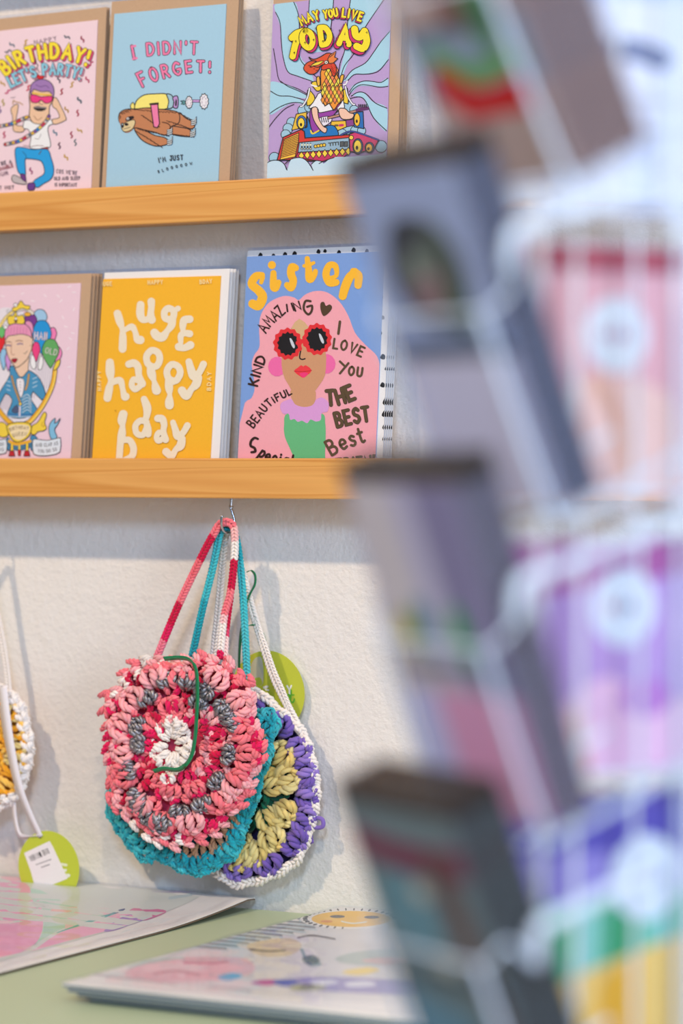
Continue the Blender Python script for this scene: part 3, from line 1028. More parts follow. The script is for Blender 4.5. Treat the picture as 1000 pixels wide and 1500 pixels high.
def art_queen(A):
    rnd = random.Random(8)
    A.crop(0, 400, 7.143)
    for i in range(46):
        x, y = rnd.uniform(-300, 780), rnd.uniform(130, 1250)
        if 0 < x < 520 and y > 300:
            continue
        a = rnd.uniform(0, 3.1)
        A.line([(x, y), (x + 32 * math.cos(a), y + 32 * math.sin(a))], 13, C(246, 228, 232))
    gold, ye = C(236, 176, 50), C(240, 208, 70)
    # mirror-like white feathers within an oval gold frame
    A.crop(0, 540, 7.143)
    fr = [(70, -640), (230, -600), (390, -480), (500, -330), (575, -120), (575, 60), (520, 250), (430, 420), (320, 560), (200, 640), (60, 560), (-60, 440), (-180, 240), (-240, 0), (-240, -200), (-150, -480), (-20, -610)]
    A.poly(fr, C(232, 224, 228), 4, 0)
    for k in range(9):
        A.line([(330 + 26 * k, 330 - 20 * k), (400 + 22 * k, -120 - 20 * k)], 5, C(170, 150, 165))
        A.line([(-20 + 16 * k, 430), (20 + 12 * k, 250)], 5, C(170, 150, 165))
    # balloons
    def balloon(x, y, rx, ry, c):
        A.poly([(x - rx, y - ry * .2), (x - rx * .6, y - ry * .85), (x, y - ry), (x + rx * .6, y - ry * .85), (x + rx, y - ry * .2), (x + rx * .6, y + ry * .45), (x + 6, y + ry), (x - 6, y + ry), (x - rx * .65, y + ry * .45)], c, 4, 6)
    A.crop(0, 400, 7.143)
    balloon(420, 480, 75, 100, C(160, 200, 228))
    balloon(320, 520, 70, 100, C(124, 60, 140))
    balloon(555, 650, 40, 80, C(240, 130, 180))
    balloon(600, 860, 50, 90, C(240, 140, 190))
    balloon(440, 670, 100, 175, C(36, 150, 214))
    A.text('HAIL', [(362, 692), (512, 700)], 74, 12, C(226, 214, 224), ol=8, olc=C(90, 90, 110), gap=.4)
    balloon(530, 840, 90, 150, C(100, 170, 96))
    A.text('OLD', [(472, 835), (590, 862)], 60, 10, C(206, 214, 190), ol=7, olc=C(70, 100, 70), gap=.4)
    balloon(380, 820, 42, 100, C(236, 70, 130))
    balloon(0, 720, 62, 110, C(224, 44, 50))
    balloon(20, 620, 50, 60, C(110, 190, 110))
    balloon(40, 900, 40, 110, C(150, 196, 226))
    balloon(90, 920, 34, 100, C(210, 150, 210))
    A.poly([(330, 850), (360, 880), (380, 960), (360, 1010), (320, 960)], WHT, 3, 5)
    A.poly([(420, 870), (455, 900), (440, 1000), (400, 1000)], WHT, 3, 5)
    # crown frame top
    A.line([(0, 560), (60, 470), (130, 410)], 34, INK); A.line([(0, 560), (60, 470), (130, 410)], 26, C(240, 214, 130))
    A.line([(180, 390), (260, 370), (340, 420)], 44, INK); A.line([(180, 390), (260, 370), (340, 420)], 34, C(226, 216, 200))
    A.poly([(130, 370), (180, 345), (220, 290), (260, 335), (315, 345), (300, 385), (230, 370), (170, 400), (140, 400)], ye, 4, 6)
    A.dot(290, 432, 36, C(240, 180, 60), 22, ol=5)
    A.dot(165, 335, 20, WHT, ol=4); A.dot(90, 400, 16, WHT, ol=4)
    # neck, hair, face
    skin = C(236, 200, 172)
    A.poly([(175, 900), (300, 860), (300, 960), (290, 1060), (230, 1120), (170, 1060)], skin, 3, 5)
    A.poly([(55, 640), (80, 560), (180, 535), (280, 540), (340, 620), (340, 760), (310, 860), (270, 920), (190, 985), (150, 970), (90, 880), (60, 760)], skin, 4, 6)
    A.poly([(265, 530), (300, 500), (340, 530), (350, 600), (325, 650)], C(228, 150, 186), 4, 5)
    A.poly([(50, 650), (70, 570), (150, 530), (250, 530), (320, 590), (335, 680), (310, 660), (230, 640), (150, 650), (90, 660), (60, 700)], C(232, 152, 184), 4, 6)
    for k in range(7):
        A.line([(90 + 32 * k, 560 + abs(k - 3) * 5), (80 + 33 * k, 640)], 4, C(190, 100, 145))
    A.poly([(80, 500), (90, 450), (140, 445), (165, 400), (190, 450), (240, 440), (262, 500), (240, 535), (160, 528), (100, 540)], ye, 4, 6)
    A.poly([(150, 500), (168, 440), (186, 500), (170, 525)], C(120, 90, 60), 3)
    A.dot(168, 478, 12, WHT); A.dot(60, 565, 22, WHT, ol=4)
    A.line([(170, 715), (205, 705), (240, 715)], 9, C(140, 95, 85)); A.line([(60, 728), (90, 718), (120, 728)], 9, C(140, 95, 85))
    A.line([(185, 745), (215, 738), (240, 745)], 12, C(110, 90, 140)); A.line([(65, 760), (90, 755), (115, 762)], 12, C(110, 90, 140))
    A.line([(125, 740), (120, 830), (135, 856), (155, 850)], 6, C(170, 115, 95))
    A.poly([(122, 910), (150, 895), (185, 900), (170, 930), (148, 940)], C(170, 30, 50), 3, 4)
    A.line([(255, 835), (265, 845), (290, 815)], 5, INK)
    A.line([(315, 760), (345, 770), (325, 830)], 6, C(170, 115, 95))
    A.line([(175, 990), (215, 970), (268, 925)], 7, INK)
    # denim jacket
    A.crop(0, 540, 7.143)
    den = C(72, 146, 186)
    A.poly([(0, 250), (60, 150), (110, 60), (100, 0), (140, -30), (200, 80), (250, 80), (300, 20), (360, 50), (420, 110), (480, 260), (440, 330), (350, 240), (330, 330), (400, 440), (300, 500), (200, 520), (80, 490), (110, 400), (130, 320), (60, 260), (0, 380), (-60, 400)], den, 2, 6)
    A.poly([(175, 110), (250, 110), (255, 200), (225, 310), (190, 230)], C(236, 230, 232), 2, 5)
    for y in (140, 170, 200, 235):
        A.dot(215, y, 5, INK)
    A.line([(125, 80), (150, 180), (190, 290), (212, 350)], 24, C(90, 70, 70)); A.line([(125, 80), (150, 180), (190, 290), (212, 350)], 16, C(196, 150, 86))
    A.line([(305, 60), (290, 160), (270, 220)], 24, C(90, 70, 70)); A.line([(305, 60), (290, 160), (270, 220)], 16, C(206, 160, 90))
    for k in range(6):
        A.line([(240, 300 + 32 * k), (290, 270 + 32 * k), (330, 320 + 28 * k)], 9, C(190, 214, 228))
        A.line([(240, 312 + 32 * k), (290, 282 + 32 * k), (330, 332 + 28 * k)], 4, C(50, 70, 100))
    for k in range(3):
        A.line([(345, 110 + 44 * k), (390, 90 + 44 * k)], 8, C(190, 214, 228)); A.line([(75, 130 + 44 * k), (110, 140 + 44 * k)], 8, C(190, 214, 228))
    A.line([(90, 470), (200, 490), (330, 480)], 26, C(60, 120, 170)); A.line([(90, 500), (200, 505), (320, 500)], 12, C(170, 200, 220))
    A.poly([(130, 430), (180, 380), (200, 460), (140, 460)], C(80, 90, 120), 2, 4)
    A.dot(215, 370, 17, C(240, 206, 90), ol=4)
    A.line([(212, 400), (208, 490)], 20, C(216, 206, 220))
    # frame sides over the jacket
    side = [(578, 20), (560, 140), (520, 250), (440, 400), (330, 540), (260, 580)]
    A.line(side, 52, INK); A.line(side, 42, gold); A.line([(x + 8, y + 6) for x, y in side], 12, C(248, 220, 110))
    side = [(-20, 420), (60, 520), (130, 580)]
    A.line(side, 52, INK); A.line(side, 42, gold)
    A.crop(0, 400, 7.143)
    A.poly([(560, 1010), (590, 930), (632, 905), (625, 960), (590, 1010)], ye, 3, 6)
    A.crop(0, 540, 7.143)
    # gold scrolls, plaque, feet, banners
    A.poly([(340, 600), (400, 560), (460, 460), (490, 480), (470, 560), (490, 620), (460, 650), (400, 660), (370, 690), (330, 680)], ye, 3, 6)
    A.line([(450, 560), (440, 590), (460, 610), (470, 580)], 6, C(190, 130, 40))
    A.poly([(80, 600), (20, 560), (-40, 600), (-20, 690), (40, 720), (90, 690)], ye, 3, 6)
    A.poly([(330, 700), (390, 720), (380, 780), (340, 860), (320, 800)], C(70, 140, 180), 3, 5); A.poly([(80, 720), (110, 760), (100, 860), (60, 800)], C(70, 140, 180), 3, 5)
    A.line([(100, 790), (200, 830), (320, 790)], 60, C(70, 120, 150), 4)
    for x in (130, 288):
        A.line([(x, 780), (x, 850)], 30, INK); A.line([(x, 780), (x, 850)], 22, ye)
        A.poly([(x - 22, 860), (x + 18, 860), (x + 30, 915), (x - 35, 915)], C(186, 40, 50), 0, 5)
    A.line([(207, 780), (207, 850)], 20, ye); A.poly([(190, 850), (222, 850), (218, 912), (196, 912)], C(196, 30, 45), 0, 4)
    A.line([(100, 760), (170, 790), (240, 780), (320, 760)], 30, gold)
    A.poly([(75, 620), (100, 580), (200, 560), (300, 570), (335, 620), (310, 700), (250, 750), (180, 770), (120, 730)], ye, 4, 7)
    A.poly([(95, 625), (120, 595), (200, 585), (290, 592), (315, 625), (290, 690), (240, 735), (185, 745), (135, 710)], C(240, 220, 176), 4, 0)
    A.text('BIRTHDAY', [(108, 655), (200, 632), (300, 640)], 32, 5, C(120, 90, 60), gap=.4)
    A.text('QUEEN', [(142, 718), (205, 700), (280, 702)], 34, 5, C(120, 90, 60), gap=.5)
    A.poly([(580, 520), (575, 570), (600, 560), (635, 520), (610, 580), (575, 640), (600, 720), (540, 735), (515, 640), (530, 570)], C(130, 190, 220), 3, 6)
    A.poly([(350, 745), (400, 740), (500, 752), (620, 725), (638, 740), (632, 870), (540, 905), (440, 912), (360, 895), (345, 820)], C(222, 230, 236), 2, 6)
    A.text('AND CLAP AS', [(378, 815), (490, 815), (612, 795)], 34, 5, C(70, 70, 80), gap=.4)
    A.text('YOU DO SO', [(400, 876), (490, 880), (600, 858)], 32, 5, C(70, 70, 80), gap=.45)
    A.poly([(-80, 760), (20, 745), (72, 745), (75, 860), (40, 890), (-80, 890)], C(222, 230, 236), 2, 6)
    A.text('SO', [(0, 808), (42, 805)], 32, 5, C(70, 70, 80)); A.text('SING', [(-70, 868), (45, 862)], 32, 5, C(70, 70, 80))


def art_yellow(A):
    c = C(240, 226, 198)
    A.crop(140, 400, 5)

    def L(pts, w):
        A.blob(pts, w, c, 5)
    # huge
    L([(160, 297), (178, 355), (195, 410), (200, 470), (198, 555)], [56, 58, 36, 54, 58])
    L([(205, 425), (235, 405), (268, 395), (290, 430), (305, 485), (328, 490)], [34, 40, 50, 40, 52, 62])
    L([(330, 232), (328, 300), (345, 340), (385, 335), (408, 290), (408, 208)], [56, 60, 50, 44, 40, 56])
    L([(404, 260), (405, 320), (412, 342)], [40, 58, 60])
    L([(545, 340), (510, 330), (505, 285), (535, 258), (572, 280), (568, 325), (540, 345)], 50)
    L([(570, 290), (590, 268), (604, 260)], [40, 38, 42])
    L([(568, 320), (558, 380), (525, 425), (490, 468), (450, 460), (432, 438)], [44, 56, 44, 66, 66, 62])
    L([(690, 338), (650, 345), (640, 385), (640, 420)], [56, 56, 50, 36])
    L([(690, 445), (650, 440), (625, 460), (625, 510)], [52, 46, 46, 36])
    L([(610, 540), (650, 548), (695, 528)], [58, 50, 60])
    # happy
    L([(106, 655), (108, 725), (112, 790), (100, 850), (88, 915)], [58, 66, 38, 58, 58])
    L([(115, 810), (150, 790), (185, 790), (200, 850), (212, 905), (222, 905)], [36, 48, 48, 40, 50, 58])
    L([(245, 668), (285, 660), (312, 690), (318, 750), (340, 810)], [54, 56, 54, 48, 62])
    L([(318, 790), (280, 780), (266, 820), (290, 852), (325, 830)], 44)
    L([(425, 690), (385, 665), (375, 610), (410, 568), (455, 580), (472, 625), (455, 675), (420, 690)], 50)
    L([(402, 690), (412, 740), (430, 790), (442, 840), (448, 860)], [48, 64, 36, 60, 66])
    L([(575, 792), (535, 770), (525, 715), (560, 670), (605, 685), (622, 730), (600, 780), (570, 795)], 50)
    L([(535, 780), (540, 840), (545, 890), (542, 940), (543, 968)], [48, 60, 34, 62, 64])
    L([(685, 650), (700, 705), (722, 755), (760, 730), (792, 668)], [50, 58, 66, 50, 52])
    L([(752, 770), (738, 815), (705, 850), (668, 900), (635, 862)], [62, 64, 46, 60, 62])
    # bday
    L([(205, 1035), (195, 1080), (200, 1120), (195, 1180), (185, 1240), (172, 1420)], [64, 64, 40, 60, 50, 50])
    L([(200, 1225), (250, 1225), (280, 1280), (270, 1340), (220, 1370)], [44, 48, 50, 50, 46])
    L([(358, 925), (380, 985), (378, 1040), (362, 1090)], [50, 62, 50, 40])
    L([(375, 1090), (330, 1082), (295, 1120), (305, 1175), (350, 1185), (380, 1130)], 46)
    L([(372, 1080), (385, 1140), (388, 1180)], [40, 54, 50])
    L([(458, 1065), (490, 1070), (505, 1110), (500, 1160), (515, 1220)], [54, 56, 48, 44, 52])
    L([(505, 1175), (465, 1170), (450, 1205), (465, 1230), (505, 1205)], 42)
    L([(570, 1095), (585, 1140), (605, 1195), (640, 1175), (675, 1118)], [42, 48, 60, 46, 50])
    L([(635, 1215), (625, 1265), (590, 1295), (560, 1340), (520, 1310)], [56, 62, 42, 50, 58])
    # tiny words along the edges
    s = C(250, 222, 150)
    A.text('HUGE', [(35, 96), (122, 92)], 28, 7, s, gap=.5)
    A.text('HAPPY', [(388, 84), (494, 80)], 28, 7, s, gap=.5)
    A.text('BDAY', [(768, 80), (855, 74)], 28, 7, s, gap=.5)
    A.text('BDAY', [(846, 860), (848, 728)], 26, 7, s, gap=.6)
    A.text('HAPPY', [(44, 860), (40, 720)], 24, 7, s, gap=.6)
    A.dot(150, 1008, 5, C(200, 140, 40))


def art_sister(A):
    pk = C(244, 168, 176)
    A.crop(345, 360, 4)
    A.poly([(45, 960), (95, 890), (112, 820), (95, 700), (110, 640), (140, 590), (138, 480), (150, 400), (200, 330), (280, 295), (340, 302), (370, 318), (410, 285), (470, 265), (540, 275), (610, 330), (660, 410), (700, 510), (760, 580), (830, 650), (846, 740), (850, 860), (865, 1260), (870, 1320), (56, 1330)], pk, 4)
    ye = C(250, 188, 52)

    def L(pts, w, c=ye):
        A.blob(pts, w, c, 5)
    L([(155, 172), (118, 180), (95, 225), (135, 262), (158, 300), (135, 350), (100, 340)], [36, 48, 50, 52, 56, 56, 52])
    L([(158, 185), (150, 215)], [30, 24])
    A.dot(213, 113, 24, ye)
    L([(222, 160), (222, 215), (230, 245), (252, 215)], [36, 44, 52, 34])
    L([(352, 130), (330, 125), (325, 165), (338, 205), (325, 245), (302, 230)], [40, 46, 48, 46, 46, 36])
    L([(420, 75), (428, 135), (435, 195), (462, 170), (468, 150)], [30, 40, 48, 34, 30])
    L([(402, 118), (430, 112), (458, 100)], [22, 24, 20])
    L([(540, 195), (590, 175), (585, 120), (550, 115), (530, 165), (550, 215), (590, 215)], [30, 26, 36, 40, 44, 46, 40])
    L([(700, 150), (665, 190), (640, 250), (628, 295)], [40, 52, 52, 48])
    L([(690, 150), (720, 175), (718, 232)], [40, 50, 44])
    # neck, face, earrings
    sk = C(208, 152, 112)
    A.crop(345, 510, 4)
    A.dot(243, 108, 52, C(240, 108, 166), 58)
    A.dot(532, 92, 54, C(240, 108, 166), 58)
    A.crop(345, 360, 4)
    A.poly([(375, 428), (330, 480), (280, 560), (270, 700), (290, 780), (330, 850), (335, 920), (320, 960), (400, 990), (480, 960), (462, 900), (460, 860), (510, 790), (530, 720), (520, 580), (430, 480)], sk, 2)
    A.poly([(375, 428), (330, 478), (350, 510), (382, 560), (405, 510), (430, 480)], C(216, 176, 130), 2)
    # green top, ruffle
    A.crop(345, 510, 4)
    gr = C(104, 186, 126)
    A.poly([(310, 380), (285, 450), (290, 520), (320, 590), (345, 660), (345, 760), (535, 760), (525, 640), (528, 520), (525, 440), (500, 380)], gr, 4)
    ru = C(220, 158, 212)
    A.poly([(300, 305), (330, 300), (350, 330), (400, 345), (450, 335), (475, 300), (510, 290), (545, 320), (540, 370), (505, 380), (500, 420), (470, 430), (440, 418), (420, 440), (390, 425), (365, 432), (345, 415), (320, 420), (312, 385), (280, 385), (262, 350), (270, 320)], ru, 3)
    A.poly([(325, 285), (335, 230), (455, 230), (470, 295), (450, 325), (400, 342), (350, 325)], sk, 2)
    # lips, nose
    A.poly([(342, 135), (365, 115), (385, 100), (398, 108), (412, 100), (448, 130), (420, 160), (400, 174), (378, 165)], C(236, 60, 66), 2)
    A.line([(345, 136), (398, 138), (446, 131)], 3, C(170, 20, 50))
    A.poly([(375, 150), (400, 142), (425, 148), (412, 166), (395, 172)], C(240, 60, 120), 3)
    A.line([(382, 15), (376, 55), (390, 66), (408, 62)], 8, INK)
    # flower sunglasses
    A.crop(345, 360, 4)
    red = C(226, 48, 54)
    for cx, cy in ((307, 575), (478, 548)):
        pts = []
        for i in range(26):
            a = 2 * math.pi * i / 26 + .1
            r = 1.0 if i % 2 else .9
            pts.append((cx + 88 * r * math.cos(a), cy + 96 * r * math.sin(a)))
        A.poly(pts, red, 4)
        pts = []
        for i in range(26):
            a = 2 * math.pi * i / 26 + .1
            r = 1.0 if i % 2 else .86
            pts.append((cx + 64 * r * math.cos(a), cy + 72 * r * math.sin(a)))
        A.poly(pts, C(26, 24, 28), 0)
        A.poly([(cx + 10, cy - 30), (cx + 22, cy - 28), (cx + 40, cy + 10), (cx + 36, cy + 26), (cx + 22, cy + 10)], C(206, 210, 216), 4)
    A.line([(365, 570), (392, 560), (418, 570)], 26, red)
    # words
    bk, br = C(52, 32, 26), C(92, 74, 50)
    A.text('AMAZ', [(178, 512), (215, 462), (262, 420), (292, 392)], 62, 10, bk, gap=.3, slant=-.05)
    A.line([(305, 385), (300, 345)], 10, bk); A.line([(342, 378), (328, 338)], 10, bk)
    A.text('N', [(352, 382), (384, 372)], 48, 10, bk)
    A.line([(440, 325), (410, 325), (400, 370), (425, 402), (445, 385), (448, 352), (420, 358)], 13, C(74, 56, 40))
    A.poly([(516, 412), (498, 370), (500, 335), (518, 330), (530, 352), (552, 344), (566, 360), (552, 388)], C(82, 62, 42), 4)
    A.line([(612, 445), (603, 515)], 15, br)
    A.text('LOVE', [(572, 600), (650, 615), (735, 650)], 56, 12, br, gap=.45)
    A.crop(345, 510, 4)
    A.line([(612, 78), (640, 105)], 13, br); A.line([(662, 88), (612, 148)], 13, br)
    A.text('OU', [(662, 156), (738, 166)], 50, 13, br, gap=.55)
    A.text('KIND', [(128, 222), (150, 140), (178, 60)], 52, 12, bk, gap=.3)
    A.text('BEAUTiFUL', [(106, 468), (150, 410), (215, 330), (330, 268)], 52, 9, bk, gap=.4, h1=34)
    A.text('THE', [(540, 335), (620, 325), (700, 296)], 84, 19, br, ol=4, olc=C(60, 46, 30), gap=.45)
    A.text('BEST', [(598, 462), (690, 440), (785, 425)], 82, 17, br, ol=4, olc=C(60, 46, 30), gap=.42)
    A.text('Best', [(566, 628), (640, 590), (760, 548)], 88, 15, br, gap=.35)
    A.text('FRIEND', [(600, 740), (850, 715)], 90, 15, br, gap=.4)
    A.blob([(132, 532), (112, 526), (92, 545), (90, 572), (112, 585), (116, 605), (94, 610)], [12, 14, 15, 15, 15, 15, 13], bk)
    A.text('pecial', [(135, 630), (190, 662), (330, 690)], 62, 13, bk, gap=.5)
# ------------------------------------------------------------------ greeting cards standing on the ledges
class Sheet:
    """a rectangular sheet on a leaning plane, its size measured from four photographed corners"""

    def __init__(s, p0, n, quad, zmin=None):
        s.p0, s.n = p0, n.normalized()
        tl, tr, br, bl = (on_plane(x, y, s.p0, s.n) for x, y in quad)
        u = ((tr - tl) + (br - bl)) / 2
        v = ((tl - bl) + (tr - br)) / 2
        s.u = u.normalized()
        v = v - s.u * v.dot(s.u)
        s.v = v.normalized()
        s.w, s.h = u.length, v.length
        c = (tl + tr + br + bl) / 4
        s.o = c - s.u * s.w / 2 - s.v * s.h / 2
        if zmin is not None:                 # carry the sheet down to the ledge floor behind the rail
            low = min(s.o.z, (s.o + s.u * s.w).z)
            ext = (low - zmin) / s.v.z
            s.o = s.o - s.v * ext
            s.h += ext

    def at(s, px, py):
        p = on_plane(px, py, s.p0, s.n)
        a = min(max((p - s.o).dot(s.u), 0.0), s.w)
        b = min(max((p - s.o).dot(s.v), 0.0), s.h)
        return s.o + s.u * a + s.v * b

    def slab(s, mb, back, thick, col=None, grow=0.0, mi=0):
        o = s.o - s.u * grow - s.n * (back + thick)
        mb.box(o, s.u * (s.w + 2 * grow), s.v * (s.h + grow), s.n * thick, col, mi)


def ledge_card(label, quad, equad, z_top, yb, lean, paper, art, env_mat, spare, spare_label, group, env_art=None, step=(0.0006, 0.0030, 0.0), thick=0.0009, esink=0.0002):
    n = Vector((0, -1, lean))
    p0 = Vector((0, yb, z_top))
    floor_z = z_top - LFLOOR + 0.0006
    sh = Sheet(p0, n, quad, floor_z)
    ev = Sheet(p0 - n.normalized() * (thick + esink), n, equad, floor_z)
    base = sh.o + sh.u * sh.w / 2
    t = thing('greeting_card', label, 'card', base, group)
    A = Art(sh.at, sh.n)
    sh.slab(A.mb, 0, thick, paper)
    art(A)
    A.mb.build('card_front', M['print'], t)
    if env_art:
        E = Art(ev.at, ev.n)
        ev.slab(E.mb, 0, 0.0005, C(240, 238, 234))
        env_art(E)
        E.mb.build('envelope', M['print'], t)
    else:
        mb = MB()
        ev.slab(mb, 0, 0.0005)
        mb.build('envelope', env_mat, t)
    mb = MB()
    o = ev.o - ev.u * 0.0014 - ev.n * 0.0006
    mb.box(o, ev.u * (ev.w + 0.0028), ev.v * (ev.h + 0.003), ev.n * (0.0006 + 0.0011 + 0.0002 + A.k * A.step + 0.0001))
    mb.build('clear_sleeve', M['clear'], t)
    for i in range(spare):
        copy_thing(t, Vector(step) * (i + 1), spare_label, 'spare cards behind the ' + group)
    return t


ledge_card('pink card of a dancer in sunglasses under yellow bubble letters, front of its stack',
           [(-14, 45.6), (146, 30), (130, 275), (-30, 290)], [(-26, 28.6), (154, 12), (147, 273), (-42, 290)],
           LZ2, -0.0415, 0.10, C(241, 213, 218), art_birthday, M['kraft'], 2,
           'spare pink dancer card, edges showing behind the front one', 'pink dancer card', step=(-0.0003, 0.0032, 0))
ledge_card('blue card of a flying sloth wearing a yellow rocket pack, front of its stack',
           [(157, 22), (318.5, 6), (332, 265), (165.5, 273)], [(153, 0), (338.5, -9), (348, 259), (160, 275)],
           LZ2, -0.0405, 0.09, C(166, 206, 224), art_sloth, M['kraft'], 2,
           'spare blue sloth card, edges showing behind the front one', 'blue sloth card', step=(0.0008, 0.0032, 0))
ledge_card('purple and blue ray card of a bird-headed guitarist under yellow TODAY, front of its stack',
           [(403, 6.3), (575, -14), (563.5, 247), (388.5, 260)], [(404, -12), (592, -33), (580, 246), (389, 261.5)],
           LZ2, -0.0415, 0.10, C(186, 158, 204), art_today, M['kraft'], 3,
           'spare guitarist card, edges showing behind the front one', 'guitarist card', step=(0.0006, 0.0042, 0))
ledge_card('pale pink card of a crowned pink-haired woman in a gold frame, front of its stack',
           [(-52, 419.5), (112, 415.5), (109.5, 670), (-55, 671)], [(-66, 406), (126.5, 401.5), (126, 670), (-68, 671)],
           LZ1, -0.0415, 0.10, C(238, 206, 216), art_queen, M['kraft'], 3,
           'spare crowned woman card, edges showing behind the front one', 'crowned woman card', step=(0.0022, 0.0031, -0.0))
ledge_card('yellow card with cream bubble words huge happy bday and white envelope, front of its stack',
           [(145, 408), (317.4, 405), (313.6, 672), (141, 672.4)], [(147, 399), (330, 394.3), (327.6, 672), (143, 672.4)],
           LZ1, -0.0415, 0.10, C(248, 184, 46), art_yellow, M['white_paper'], 3,
           'spare yellow card, white edges showing behind the front one', 'yellow huge happy card', step=(0.0012, 0.0038, -0.0))


def dotted(E):
    k = C(30, 28, 30)
    E.crop(345, 360, 4)
    for x, y, r in ((52, 50, 15), (146, 54, 14), (222, 58, 13), (290, 50, 14), (346, 46, 15), (486, 33, 13), (524, 30, 11), (606, 38, 13), (692, 24, 14), (770, 30, 12), (848, 510, 12), (856, 300, 11), (862, 420, 12), (848, 140, 11)):
        E.poly([(x - r, y + r * .5), (x - r * .2, y - r), (x + r * .8, y - r * .3), (x + r * .7, y + r * .8), (x, y + r)], k, 3)
    E.crop(345, 510, 4)
    for x, y, r in ((x + 5, y, r * 1.25) for x, y, r in ((858, 50, 13), (880, 120, 10), (856, 215, 12), (882, 312, 21), (904, 308, 16), (872, 385, 17), (900, 380, 8), (874, 460, 16), (898, 452, 9), (870, 530, 13), (902, 495, 10), (890, 560, 9), (876, 620, 12))):
        E.poly([(x - r, y + r * .4), (x - r * .2, y - r), (x + r * .8, y - r * .4), (x + r * .7, y + r * .8), (x, y + r)], k, 3)


ledge_card('sister card of a pink-haired woman in red flower sunglasses, front of its stack',
           [(352, 376), (549, 369), (563.5, 672), (358, 672)], [(352.5, 368), (561, 359), (571.5, 672), (360, 672)],
           LZ1, -0.0415, 0.085, C(124, 160, 216), art_sister, None, 4,
           'spare sister card, spotted edges showing behind the front one', 'sister card', env_art=dotted, step=(0.0005, 0.0033, 0))
# ------------------------------------------------------------------ crochet pouches hanging under the lower ledge
NF = Vector((0, -1, 0))


def strands(mb, path, rad, sr, turns, cols, ns=3, n=6, ph=0.0, hand=1):
    """ns strands of radius sr wound round a path at distance rad"""
    N = len(path)
    tans = []
    for i in range(N):
        t = path[min(i + 1, N - 1)] - path[max(i - 1, 0)]
        tans.append(t.normalized() if t.length > 1e-12 else Vector((0, 0, 1)))
    for k in range(ns):
        pts = []
        for i in range(N):
            t = tans[i]
            a = NF - t * NF.dot(t)
            if a.length < 0.05:
                a = Vector((1, 0, 0)) - t * t.x
            a.normalize()
            b = t.cross(a)
            an = hand * (ph + 2 * math.pi * (k / ns + turns * i / (N - 1)))
            env = rad[i] if isinstance(rad, list) else rad
            pts.append(path[i] + (a * math.cos(an) + b * math.sin(an)) * env)
        srr = sr
        if isinstance(sr, list):
            srr = sr
        mb.tube(pts, srr, n, cols=cols if isinstance(cols, list) else [cols] * N)


